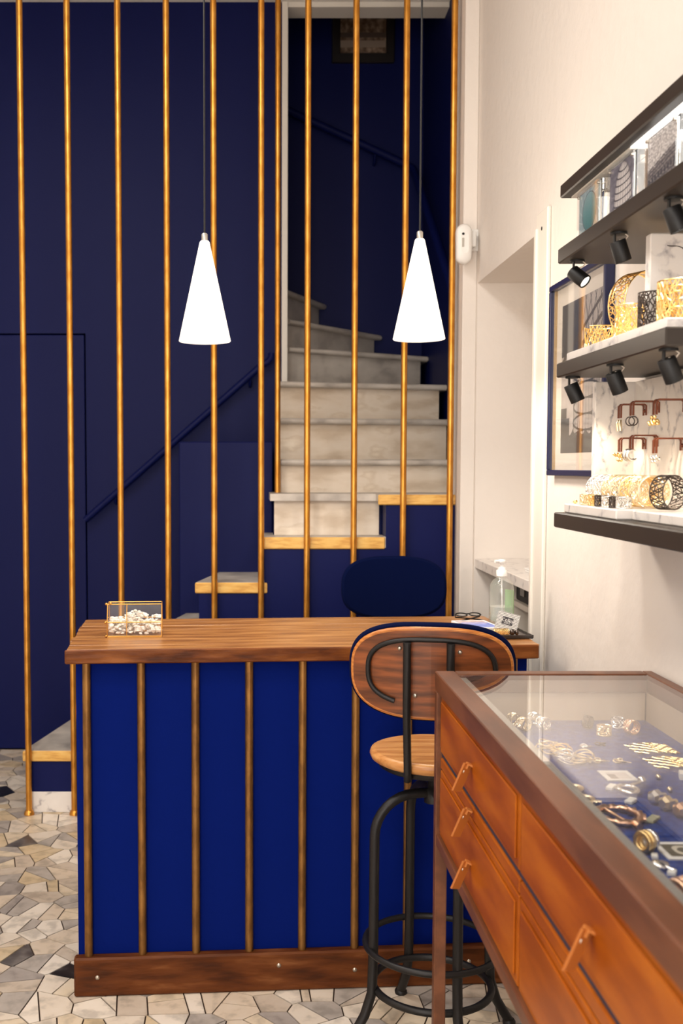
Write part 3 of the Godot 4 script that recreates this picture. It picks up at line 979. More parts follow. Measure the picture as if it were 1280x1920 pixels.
# oval plate bent round a vertical axis: centre c, half width and height, from depth z0 to z1, bend per metre squared
func oval_plate(st: SurfaceTool, x: Transform3D, hx: float, hy: float, e: float, z0: float, z1: float, bend: float, round_ := 0.0) -> void:
	var n := 56
	var lay := [[z0, 0.0]]
	if round_ > 0.0:
		lay = [[z0, round_ * 0.5], [lerpf(z0, z1, 0.2), 0.0], [lerpf(z0, z1, 0.55), 0.0], [lerpf(z0, z1, 0.8), round_ * 0.3], [z1, round_]]
	else:
		lay.append([z1, 0.0])
	var rings := []
	for l in lay:
		var row := []
		for i in n:
			var p := sup_oval(TAU * i / n, hx - l[1], hy - l[1], e)
			row.append(x * Vector3(p.x, p.y, l[0] - bend * p.x * p.x))
		rings.append(row)
	sm(st, true)
	for j in rings.size() - 1:
		for i in n:
			var k := (i + 1) % n
			var p := sup_oval(TAU * (i + 0.5) / n, hx, hy, e)
			quad(st, rings[j][i], rings[j][k], rings[j + 1][k], rings[j + 1][i], x.basis * Vector3(p.x, p.y, 0))
	for side in 2:
		var row: Array = rings[0] if side == 0 else rings[rings.size() - 1]
		var o := x.basis * Vector3(0, 0, signf(z0 - z1) * (1 if side == 0 else -1))
		sm(st, false)
		# strips of columns so that the bend shows
		for i in n / 2 - 1:
			var a: Vector3 = row[i]; var b: Vector3 = row[i + 1]; var c: Vector3 = row[n - 1 - i] if i > -1 else a; var d: Vector3 = row[(n - i) % n]
			quad(st, a, b, c, d, o)
		tri(st, row[n / 2 - 1], row[n / 2], row[n / 2 + 1], o)

func make_stool(label: String, at: Vector3, seat_turn: float, leg_turn: float, lift: float) -> Node3D:
	var t := thing("bar_stool", label, "bar stool", at, 0.0, "iron bar stools with oval backrests")
	local()
	var seat_y := 0.735 + lift
	var R := Basis(Vector3.UP, seat_turn)
	# seat
	var st := new_st(true)
	lathe(st, [Vector2(0.0, -0.028), Vector2(0.146, -0.028), Vector2(0.156, -0.022), Vector2(0.16, -0.012), Vector2(0.157, -0.003), Vector2(0.147, 0.0), Vector2(0.0, 0.0)], 48, Transform3D(R, Vector3(0, seat_y, 0)))
	obj("seat", st, M.seat_wood, t)
	st = new_st(true)
	lathe(st, [Vector2(0.0, -0.045), Vector2(0.13, -0.045), Vector2(0.138, -0.04), Vector2(0.138, -0.0285), Vector2(0.0, -0.0285)], 40, Transform3D(R, Vector3(0, seat_y, 0)))
	obj("seat_ring", st, M.black_iron, t)
	# backrest: wooden plate, velvet pad towards the sitter (-z), tube loop and two posts behind (+z)
	var X := Transform3D(R * Basis(Vector3.RIGHT, deg_to_rad(4)), Vector3(0, 0.955 + lift, 0) + R * Vector3(-0.005, 0, 0.168))
	st = new_st(true)
	oval_plate(st, X, 0.186, 0.107, 2.75, 0.0, -0.013, 0.9)
	var back := obj("backrest", st, M.backrest_wood, t)
	st = new_st(true)
	tube(st, range(56).map(func(i: int): var p := sup_oval(TAU * i / 56, 0.1845, 0.1055, 2.75); return X * Vector3(p.x, p.y, -0.0065 - 0.9 * p.x * p.x)), 0.0068, 8, true)
	obj("plywood_edge", st, M.ply_edge, back)
	st = new_st(true)
	oval_plate(st, X, 0.197, 0.119, 2.75, -0.0145, -0.04, 0.9, 0.01)
	obj("cushion", st, M.velvet, t)
	st = new_st(true)
	var loop := []
	for i in 49:
		var a := lerpf(deg_to_rad(-62), deg_to_rad(242), i / 48.0)
		var p := sup_oval(a, 0.148, 0.079, 2.7)
		loop.append(X * Vector3(p.x, p.y + 0.005, 0.0065 - 0.9 * p.x * p.x))
	tube(st, loop, 0.0062, 8)
	obj("back_loop", st, M.black_iron, back)
	for sx in [-0.055, 0.045]:
		st = new_st(true)
		var p_top := X * Vector3(sx, 0.078, 0.016)
		var p_mid := X * Vector3(sx, -0.1, 0.016)
		var low := Vector3(0, seat_y - 0.038, 0) + R * Vector3(sx * 1.05, 0, 0.155)
		var seatp := Vector3(0, seat_y - 0.038, 0) + R * Vector3(sx * 0.9, 0, 0.06)
		tube(st, [p_top, p_mid, low + Vector3(0, 0.02, 0), low, low.lerp(seatp, 0.15), seatp], 0.0095, 10)
		obj("post", st, M.black_iron, t)
	for q in [Vector3(-0.073, 0.06, 0.0), Vector3(0.066, 0.055, 0.0), Vector3(-0.036, -0.052, 0.0), Vector3(0.08, -0.05, 0.0)]:
		st = new_st(true)
		lathe(st, [Vector2(0.0055, 0.0), Vector2(0.0055, 0.003), Vector2(0.0035, 0.006), Vector2(0.0, 0.0065)], 10, X * Transform3D(Basis(Vector3.RIGHT, PI / 2), q + Vector3(0, 0, -0.9 * q.x * q.x)))
		obj("screw", st, M.screw, back)
	# spindle and crossing arches
	st = new_st(true)
	lathe(st, [Vector2(0.0, 0.6), Vector2(0.024, 0.6), Vector2(0.024, seat_y - 0.1), Vector2(0.016, seat_y - 0.098), Vector2(0.016, seat_y - 0.046), Vector2(0.0, seat_y - 0.046)], 18)
	obj("spindle", st, M.black_iron, t)
	var Q := Basis(Vector3.UP, leg_turn)
	for k in 4:
		var d := Q * Vector3(0, 0, 1).rotated(Vector3.UP, k * PI / 2)
		var path := [Vector3(0, 0.625, 0)]
		path.append_array(arc(d * 0.05 + Vector3(0, 0.525, 0), Vector3(0, 0.1, 0), d * 0.105, 0.0, PI / 2, 8))
		path.append(d * 0.157 + Vector3(0, 0.2, 0)); path.append(d * 0.16 + Vector3(0, 0.125, 0)); path.append(d * 0.178 + Vector3(0, 0.07, 0)); path.append(d * 0.215 + Vector3(0, 0.008, 0))
		st = new_st(true)
		tube(st, path, [0.0125, 0.0125, 0.0125, 0.0125, 0.0125, 0.0125, 0.0125, 0.0125, 0.0125, 0.0125, 0.0125, 0.0125, 0.0125, 0.012], 10)
		var leg := obj("leg", st, M.black_iron, t)
		st = new_st(true)
		lathe(st, [Vector2(0.0, 0.0), Vector2(0.016, 0.0), Vector2(0.017, 0.008), Vector2(0.013, 0.014), Vector2(0.0, 0.014)], 14, Transform3D(Basis(), d * 0.215))
		obj("foot_cap", st, M.black_iron, leg)
	for e in [[0.235, 0.168, 0.0085], [0.13, 0.148, 0.0095]]:
		st = new_st(true)
		tube(st, range(48).map(func(i: int): return Vector3(cos(TAU * i / 48) * e[1], e[0], sin(TAU * i / 48) * e[1])), e[2], 10, true)
		obj("foot_ring", st, M.black_iron, t)
	return t

# ---------------------------------------------------------------- things on the desk
func make_desk_things() -> void:
	var Y := 0.9556
	# glass casket with white petals
	var c := Vector3(-0.342, Y, -3.065)
	var t := thing("glass_casket", "small brass-edged glass casket at the left end of the desk top", "casket", c, deg_to_rad(4))
	local()
	var x0 := -0.077; var x1 := 0.077; var d := 0.05; var h1 := 0.043; var h2 := 0.092
	var sec := [Vector2(-d, 0.003), Vector2(-d, h1), Vector2(-0.028, h2), Vector2(0.028, h2), Vector2(d, h1), Vector2(d, 0.003)]
	var st := new_st()
	for i in 5:
		var a: Vector2 = sec[i]; var b: Vector2 = sec[i + 1]
		var nn := Vector3(0, b.x - a.x, -(b.y - a.y)) * 1.0
		quad(st, Vector3(x0, a.y, a.x), Vector3(x1, a.y, a.x), Vector3(x1, b.y, b.x), Vector3(x0, b.y, b.x), nn)
	for x in [x0, x1]:
		for i in range(1, 5):
			tri(st, Vector3(x, sec[0].y, sec[0].x), Vector3(x, sec[i].y, sec[i].x), Vector3(x, sec[i + 1].y, sec[i + 1].x), Vector3(signf(x), 0, 0))
	obj("glass", st, M.box_glass, t)
	st = new_st(true)
	for x in [x0, x1]:
		for i in 6:
			var a: Vector2 = sec[i]; var b: Vector2 = sec[(i + 1) % 6]
			bar(st, Vector3(x, a.y, a.x), Vector3(x, b.y, b.x), 0.0016, 6)
	for i in 6:
		bar(st, Vector3(x0, sec[i].y, sec[i].x), Vector3(x1, sec[i].y, sec[i].x), 0.0016, 6)
	for i in [3, 4]:
		bar(st, Vector3(-0.022, sec[i].y, sec[i].x), Vector3(-0.022, sec[i + 1].y, sec[i + 1].x), 0.0014, 6)
	obj("brass_edges", st, M.box_brass, t)
	st = new_st()
	box2(st, Vector3(x0, 0.0, -d), Vector3(x1, 0.0028, d))
	obj("bottom", st, M.box_brass, t)
	for p in [Vector3(x0 - 0.004, h2, 0.02), Vector3(x0 - 0.005, h1, d), Vector3(x0 - 0.003, 0.004, d), Vector3(x0 + 0.008, h2 + 0.003, 0.028)]:
		st = new_st(true)
		blob(st, p, Vector3.ONE * 0.0042, 8)
		obj("knob", st, M.box_brass, t)
	t = thing("dried_petals", "white curled petals filling the glass casket", "petals", c + Vector3(0, 0.003, 0), deg_to_rad(4))
	t.set_meta("kind", "stuff")
	local()
	st = new_st()
	rng.seed = 8
	for k in 330:
		var p := Vector3(rng.randf_range(-0.07, 0.07), 0, rng.randf_range(-0.043, 0.043))
		p.y = 0.006 + rng.randf() * (0.042 + 0.018 * maxf(0.0, sin(p.x * 40 + 1.5)))
		if p.y > 0.03: p.z *= 0.7
		blob(st, p, Vector3(rng.randf_range(0.004, 0.0085), rng.randf_range(0.002, 0.006), rng.randf_range(0.004, 0.0085)), 6, 0.8)
	obj("petals", st, M.pebble_white, t).set_meta("kind", "stuff")
	# black tray, booklets, card, spring, spectacles, soap bottle
	t = thing("black_tray", "thin glossy black tray on the right end of the desk", "tray", Vector3(0.688, Y, -3.09), deg_to_rad(4))
	local()
	st = new_st()
	box(st, Vector3(0, 0.003, 0), Vector3(0.19, 0.006, 0.22), 0.002)
	obj("plate", st, M.tray_black, t)
	st = new_st()
	for e in [[Vector3(0, 0.0065, 0.108), Vector3(0.19, 0.009, 0.004)], [Vector3(0, 0.0065, -0.108), Vector3(0.19, 0.009, 0.004)], [Vector3(0.093, 0.0065, 0), Vector3(0.004, 0.009, 0.22)], [Vector3(-0.093, 0.0065, 0), Vector3(0.004, 0.009, 0.22)]]:
		box(st, e[0], e[1], 0.001)
	obj("rim", st, M.tray_black, t)
	t = thing("booklet", "small stack of booklets with a blue and beige cover on the tray", "booklet", Vector3(0.645, Y + 0.0112, -3.075), deg_to_rad(8))
	local()
	for k in 3:
		st = new_st()
		box(st, Vector3(0.002 * (k % 2), 0.003 + k * 0.006, 0.001 * k), Vector3(0.1, 0.0054, 0.15), 0.0008)
		obj("pages", st, M.paper_white, t)
	st = new_st()
	print_quad(st, Vector3(0, 0.0184, 0.001), Vector3(0.05, 0, 0), Vector3(0, 0, -0.075))
	obj("cover", st, M.print_booklet, t, false)
	t = thing("business_card", "patterned black and white card leaning upright on the tray", "card", Vector3(0.712, Y + 0.012, -3.0), deg_to_rad(-14))
	local()
	var tilt := Basis(Vector3(0, 0, 1), deg_to_rad(-14)) * Basis(Vector3.RIGHT, deg_to_rad(-22))
	T = Transform3D(tilt, Vector3(0, 0.008, 0))
	st = new_st()
	box(st, Vector3(0, 0.029, 0), Vector3(0.062, 0.052, 0.0014))
	obj("card", st, M.black_matte, t)
	st = new_st()
	print_quad(st, Vector3(0, 0.029, 0.0009), Vector3(0.031, 0, 0), Vector3(0, 0.026, 0))
	obj("print", st, M.print_card, t, false)
	local()
	for e in [["CoRo", 0.0004, 0.0315], ["JEWELS", 0.00016, 0.0235]]:
		var tm := TextMesh.new()
		tm.text = e[0]
		tm.font_size = 32
		tm.pixel_size = e[1]
		tm.depth = 0.0003
		var f := SystemFont.new()
		f.font_names = PackedStringArray(["Droid Serif"]) if e[0] == "CoRo" else PackedStringArray(["Droid Sans"])
		f.font_italic = e[0] == "CoRo"
		tm.font = f
		tm.material = M.lettering
		var o := MeshInstance3D.new()
		o.name = "lettering"
		o.mesh = tm
		t.add_child(o, true)
		o.transform = Transform3D(tilt, Vector3(0, 0.008, 0)) * Transform3D(Basis(), Vector3(0.0, e[2], 0.0012))
	t = thing("spring_holder", "little brass wire spring in front of the patterned card", "wire spring", Vector3(0.7, Y + 0.012, -2.972))
	local()
	st = new_st(true)
	var sp := []
	for k in 90:
		sp.append(Vector3(-0.026 + k * 0.00048, 0.0105 + cos(k * 0.75) * 0.009, sin(k * 0.75) * 0.009))
	tube(st, sp, 0.0012, 5)
	obj("coil", st, M.gold, t)
	st = new_st(true)
	blob(st, Vector3(0.026, 0.0095, 0), Vector3(0.009, 0.009, 0.008), 10, 0.1)
	blob(st, Vector3(0.038, 0.009, 0.002), Vector3(0.006, 0.0085, 0.007), 10, 0.1)
	obj("bead", st, M.gunmetal, t)
	t = thing("spectacles", "folded dark-rimmed spectacles lying behind the booklets", "spectacles", Vector3(0.672, 0.9556, -3.3), deg_to_rad(10))
	T = Transform3D(Basis(Vector3.RIGHT, deg_to_rad(-58)).scaled(Vector3(0.8, 0.8, 0.8)), Vector3(0, 0.007, 0))
	st = new_st(true)
	for sx in [-0.028, 0.028]:
		tube(st, range(24).map(func(i: int): return Vector3(sx + cos(TAU * i / 24) * 0.022, 0.0215 + sin(TAU * i / 24) * 0.017, 0.012 - 0.12 * sin(TAU * i / 24) * 0.05)), 0.0026, 6, true)
	bar(st, Vector3(-0.008, 0.026, 0.012), Vector3(0.008, 0.026, 0.012), 0.0024, 6)
	obj("rims", st, M.black_matte, t)
	for sx in [-1.0, 1.0]:
		st = new_st(true)
		tube(st, [Vector3(0.05 * sx, 0.026, 0.01), Vector3(0.05 * sx, 0.024, -0.002), Vector3(-0.04 * sx, 0.01, -0.008 - 0.004 * sx), Vector3(-0.062 * sx, 0.003, -0.009 - 0.004 * sx)], 0.0026, 6)
		obj("temple", st, M.black_matte, t)
	local()
	t = thing("pump_bottle", "clear plastic pump bottle with white dispenser head on the desk", "bottle", Vector3(0.737, Y + 0.0118, -3.155))
	T = Transform3D(Basis.from_scale(Vector3(0.93, 0.83, 0.93)), Vector3())
	st = new_st(true)
	lathe(st, [Vector2(0, 0.0), Vector2(0.035, 0.0), Vector2(0.0385, 0.005), Vector2(0.0385, 0.135), Vector2(0.036, 0.15), Vector2(0.027, 0.165), Vector2(0.015, 0.174), Vector2(0.0135, 0.188), Vector2(0.0, 0.188)], 32)
	obj("body", st, M.bottle_plastic, t)
	st = new_st(true)
	lathe(st, [Vector2(0, 0.003), Vector2(0.034, 0.003), Vector2(0.0365, 0.007), Vector2(0.0365, 0.07), Vector2(0.0, 0.07)], 28)
	obj("gel", st, M.gel, t)
	st = new_st(true)
	for k in 10:
		var a := lerpf(-1.05, 0.5, k / 10.0); var b := lerpf(-1.05, 0.5, (k + 1) / 10.0)
		quad(st, Vector3(cos(a) * 0.0389, 0.03, sin(a) * 0.0389), Vector3(cos(b) * 0.0389, 0.03, sin(b) * 0.0389), Vector3(cos(b) * 0.0389, 0.128, sin(b) * 0.0389), Vector3(cos(a) * 0.0389, 0.128, sin(a) * 0.0389), Vector3(cos(a), 0, sin(a)))
	obj("label", st, M.green_label, t)
	st = new_st(true)
	lathe(st, [Vector2(0, 0.18), Vector2(0.017, 0.18), Vector2(0.017, 0.2), Vector2(0.0125, 0.203), Vector2(0.0125, 0.213), Vector2(0.005, 0.214), Vector2(0.005, 0.224), Vector2(0.013, 0.226), Vector2(0.013, 0.238), Vector2(0.0, 0.24)], 22)
	bar(st, Vector3(0, 0.234, 0), Vector3(-0.024, 0.232, 0.008), 0.0055, 8)
	tube(st, [Vector3(0, 0.18, 0), Vector3(0.002, 0.1, 0), Vector3(0.006, 0.01, 0)], 0.0022, 6)
	obj("pump_head", st, M.white_plastic, t)
	local()

# ---------------------------------------------------------------- display case
func jewel(called: String, label: String, category: String, x: float, z: float, turn := 0.0) -> Node3D:
	var t := thing(called, label, category, Vector3(x, 0.8882, z), turn, "jewellery in the glass case")
	local()
	return t

# lattice band: radius, height, number round, rows, wire radius, arc; axis along y
func lattice(st: SurfaceTool, r: float, h: float, n: int, rows: int, w: float, a0 := 0.0, a1 := TAU, x := Transform3D(), jit := 0.25) -> void:
	var full := absf(a1 - a0 - TAU) < 0.01
	var P := {}
	for j in rows + 1:
		for i in n + 1:
			var ii := i % n if full else i
			if P.has(Vector2i(ii, j)): continue
			var a := lerpf(a0, a1, (ii + 0.5 * (j % 2) + (rng.randf() - 0.5) * jit) / n)
			var y := h * (j + (0.0 if j == 0 or j == rows else (rng.randf() - 0.5) * jit)) / rows
			P[Vector2i(ii, j)] = x * Vector3(cos(a) * r, y, sin(a) * r)
	var last := n if full else n
	for j in rows + 1:
		for i in last:
			var p: Vector3 = P[Vector2i(i, j)]
			var q: Vector3 = P[Vector2i((i + 1) % n if full else i + 1, j)]
			if j == 0 or j == rows or rng.randf() < 0.55:
				tube(st, [p, q], w * (1.2 if j == 0 or j == rows else 1.0), 4)
			if j < rows:
				tube(st, [p, P[Vector2i(i, j + 1)]], w, 4)
				var o := Vector2i((i + 1 if j % 2 == 1 else i - 1 + (n if full else 0)), j + 1)
				if full: o.x = o.x % n
				if P.has(o):
					tube(st, [p, P[o]], w, 4)

func lattice_ring(called: String, label: String, x: float, z: float, m: Material, r: float, h: float, turn: float, lying := false) -> void:
	var t := jewel(called, label, "ring", x, z, turn)
	var st := new_st()
	var X := Transform3D(Basis(), Vector3(0, 0.0012, 0)) if lying else Transform3D(Basis(Vector3.RIGHT, PI / 2), Vector3(0, r + 0.0014, -h * 0.5))
	lattice(st, r, h, 12, 4, 0.0011, 0, TAU, X, 0.3)
	obj("lattice", st, m, t)
	for e in [0.0, h]:
		st = new_st(true)
		tube(st, range(24).map(func(i: int): return X * Vector3(cos(TAU * i / 24) * r, e, sin(TAU * i / 24) * r)), 0.0013, 5, true)
		obj("rim", st, m, t)

func knot(label: String, x: float, z: float, m: Material, s: float, turn: float) -> void:
	var t := jewel("wire_ring", label, "ring", x, z, turn)
	var st := new_st(true)
	tube(st, range(40).map(func(i: int): var a := TAU * i / 40; return Vector3(sin(a) + 2 * sin(2 * a), 0.35 + (1 - sin(3 * a)) * 0.42, cos(a) - 2 * cos(2 * a)) * s * 0.33), s * 0.13, 5, true)
	obj("wire", st, m, t)
	st = new_st(true)
	bar(st, Vector3(s * 0.6, s * 0.2, 0), Vector3(s * 1.7, s * 0.12, s * 0.25), s * 0.07, 5)
	obj("shank", st, m, t)

func tag(label: String, x: float, z: float, m: Material, turn: float, s := Vector3(0.016, 0.004, 0.026)) -> void:
	var t := jewel("price_tag", label, "tag", x, z, turn)
	var st := new_st()
	box(st, Vector3(0, s.y * 0.5, 0), s, 0.001)
	obj("tag", st, m, t)

func make_case() -> void:
	var X0 := 0.4; var X1 := 0.878; var Z0 := -2.33; var Z1 := -0.55; var Y := 0.991
	var t := thing("display_case", "brown framed glass-topped display cabinet with orange wooden drawers on tall legs", "display cabinet", Vector3(0.639, 0, -1.44))
	var st := new_st()
	box2(st, Vector3(X0, Y - 0.042, Z0), Vector3(X0 + 0.043, Y, Z1), 0.002)
	obj("top_frame", st, M.case_brown, t)
	st = new_st()
	box2(st, Vector3(X1 - 0.022, Y - 0.042, Z0), Vector3(X1, Y, Z1), 0.002)
	obj("top_frame", st, M.case_brown, t)
	st = new_st()
	box2(st, Vector3(X0 + 0.0432, Y - 0.042, Z0), Vector3(X1 - 0.0222, Y, Z0 + 0.036), 0.002)
	obj("top_frame", st, M.case_brown, t)
	st = new_st()
	box2(st, Vector3(X0 + 0.0432, Y - 0.042, Z1 - 0.036), Vector3(X1 - 0.0222, Y, Z1), 0.002)
	obj("top_frame", st, M.case_brown, t)
	st = new_st()
	box2(st, Vector3(X0 + 0.0436, Y - 0.007, Z0 + 0.0365), Vector3(X1 - 0.0226, Y - 0.002, Z1 - 0.0365))
	obj("glass_top", st, M.pane, t)
	st = new_st()
	box2(st, Vector3(X0 + 0.0436, Y - 0.013, Z0 + 0.0365), Vector3(X0 + 0.062, Y - 0.0075, Z1 - 0.0365), 0.001)
	obj("glass_ledge", st, M.grey_metal, t)
	# tray for the jewellery
	st = new_st()
	box2(st, Vector3(X0 + 0.03, 0.87, Z0 + 0.022), Vector3(X0 + 0.0425, 0.9485, Z1 - 0.02))
	box2(st, Vector3(X1 - 0.021, 0.87, Z0 + 0.022), Vector3(X1 - 0.008, 0.9485, Z1 - 0.02))
	box2(st, Vector3(X0 + 0.0425, 0.87, Z0 + 0.016), Vector3(X1 - 0.021, 0.9485, Z0 + 0.028))
	box2(st, Vector3(X0 + 0.0425, 0.87, Z1 - 0.028), Vector3(X1 - 0.021, 0.9485, Z1 - 0.016))
	box2(st, Vector3(X0 + 0.02, 0.86, Z0 + 0.016), Vector3(X1 - 0.008, 0.8725, Z1 - 0.016))
	obj("lining", st, M.lining, t)
	st = new_st()
	box2(st, Vector3(X0 + 0.043, 0.873, Z0 + 0.0285), Vector3(X1 - 0.0215, 0.888, -1.568), 0.003)
	obj("velvet_pad", st, M.velvet_bed, t)
	st = new_st()
	box2(st, Vector3(X0 + 0.043, 0.873, -1.564), Vector3(X1 - 0.0215, 0.888, Z1 - 0.0285), 0.003)
	obj("velvet_pad", st, M.velvet_bed, t)
	# posts and legs
	for x in [X0 + 0.013, X1 - 0.013]:
		for z in [Z0 + 0.014, Z1 - 0.014]:
			st = new_st()
			box2(st, Vector3(x - 0.013, 0.0, z - 0.014), Vector3(x + 0.013, Y - 0.0425, z + 0.014), 0.002)
			obj("leg", st, M.case_brown, t)
	# rails
	st = new_st()
	box2(st, Vector3(X0 + 0.001, 0.608, Z0 + 0.0285), Vector3(X0 + 0.03, 0.634, Z1 - 0.0285), 0.002)
	obj("bottom_rail", st, M.case_brown, t)
	st = new_st()
	box2(st, Vector3(X1 - 0.03, 0.608, Z0 + 0.0285), Vector3(X1 - 0.001, 0.634, Z1 - 0.0285), 0.002)
	obj("bottom_rail", st, M.case_brown, t)
	st = new_st()
	box2(st, Vector3(X0 + 0.0265, 0.608, Z0 + 0.002), Vector3(X1 - 0.0265, 0.634, Z0 + 0.026), 0.002)
	obj("bottom_rail", st, M.case_brown, t)
	# body behind the drawers
	st = new_st()
	box2(st, Vector3(X0 + 0.032, 0.62, Z0 + 0.004), Vector3(X1 - 0.004, 0.8595, Z1 - 0.004))
	obj("carcass", st, M.drawer_wood, t)
	st = new_st()
	box2(st, Vector3(X0 + 0.012, 0.8085, Z0 + 0.0295), Vector3(X0 + 0.0318, 0.8175, Z1 - 0.0295))
	obj("felt_slot", st, M.gap_blue, t)
	var units := [[Z0 + 0.038, -1.606], [-1.598, -0.885], [-0.877, Z1 - 0.03]]
	for u in units:
		var za: float = u[0]; var zb: float = u[1]
		for row in [[0.8195, 0.9475, 0.889], [0.784, 0.8075, 0.803], [0.6355, 0.781, 0.704]]:
			if za > -1.7 and row[0] > 0.7 and row[0] < 0.8:
				row = [0.784, 0.8075, 0.0]
			if za > -1.7 and row[0] < 0.7:
				row = [0.6355, 0.781, 0.0]
			var y0: float = row[0]; var y1: float = row[1]
			st = new_st()
			box2(st, Vector3(X0 + 0.008, y0, za), Vector3(X0 + 0.03, y1, zb), 0.002)
			var dr := obj("drawer", st, M.drawer_wood, t)
			if y1 - y0 > 0.1:
				st = new_st()
				box2(st, Vector3(X0 + 0.0045, y0 + 0.014, za + 0.014), Vector3(X0 + 0.0082, y1 - 0.014, zb - 0.014), 0.002)
				obj("raised_panel", st, M.drawer_wood, dr)
			if row[2] == 0.0: continue
			# leather tab: folded strap standing off the drawer front
			var zc := (za + zb) * 0.5
			var yt: float = row[2]
			st = new_st()
			var a := Vector3(X0 + 0.005, yt - 0.002, zc); var b := Vector3(X0 - 0.003, yt + 0.002, zc); var c2 := Vector3(X0 - 0.024, yt - 0.05, zc)
			strap(st, [a, b, b + Vector3(-0.004, -0.008, 0)], 0.016, 0.0036)
			strap(st, [b + Vector3(0.001, 0.0, 0), c2], 0.024, 0.0036, Vector3(-0.72, 0.28, 0.64))
			var tab := obj("pull_tab", st, M.leather, dr)
			st = new_st(true)
			lathe(st, [Vector2(0.0042, 0.0), Vector2(0.0042, 0.0016), Vector2(0.002, 0.0026), Vector2(0, 0.0028)], 10, Transform3D(Basis(Vector3(0, 0, 1), deg_to_rad(78)), Vector3(X0 - 0.0105, yt - 0.012, zc + 0.001)))
			obj("rivet", st, M.screw, tab)

func strap(st: SurfaceTool, pts: Array, w: float, th: float, across := Vector3(0, 0, 1)) -> void:
	# flat strap along pts (in the xy plane), width along z
	sm(st, false)
	var up := []
	for i in pts.size():
		var a: Vector3 = pts[maxi(i - 1, 0)]; var b: Vector3 = pts[mini(i + 1, pts.size() - 1)]
		var d := (b - a).normalized()
		up.append(Vector3(-d.y, d.x, 0) * th * 0.5)
	var z := across.normalized() * w * 0.5
	for i in pts.size() - 1:
		var p: Vector3 = pts[i]; var q: Vector3 = pts[i + 1]; var u: Vector3 = up[i]; var v: Vector3 = up[i + 1]
		quad(st, p + u - z, p + u + z, q + v + z, q + v - z, u)
		quad(st, p - u - z, p - u + z, q - v + z, q - v - z, -u)
		quad(st, p + u + z, p - u + z, q - v + z, q + v + z, Vector3(0, 0, 1))
		quad(st, p + u - z, p - u - z, q - v - z, q + v - z, Vector3(0, 0, -1))
	for e in [0, pts.size() - 1]:
		var p: Vector3 = pts[e]; var u: Vector3 = up[e]
		quad(st, p + u - z, p + u + z, p - u + z, p - u - z, p - pts[1 if e == 0 else e - 1])

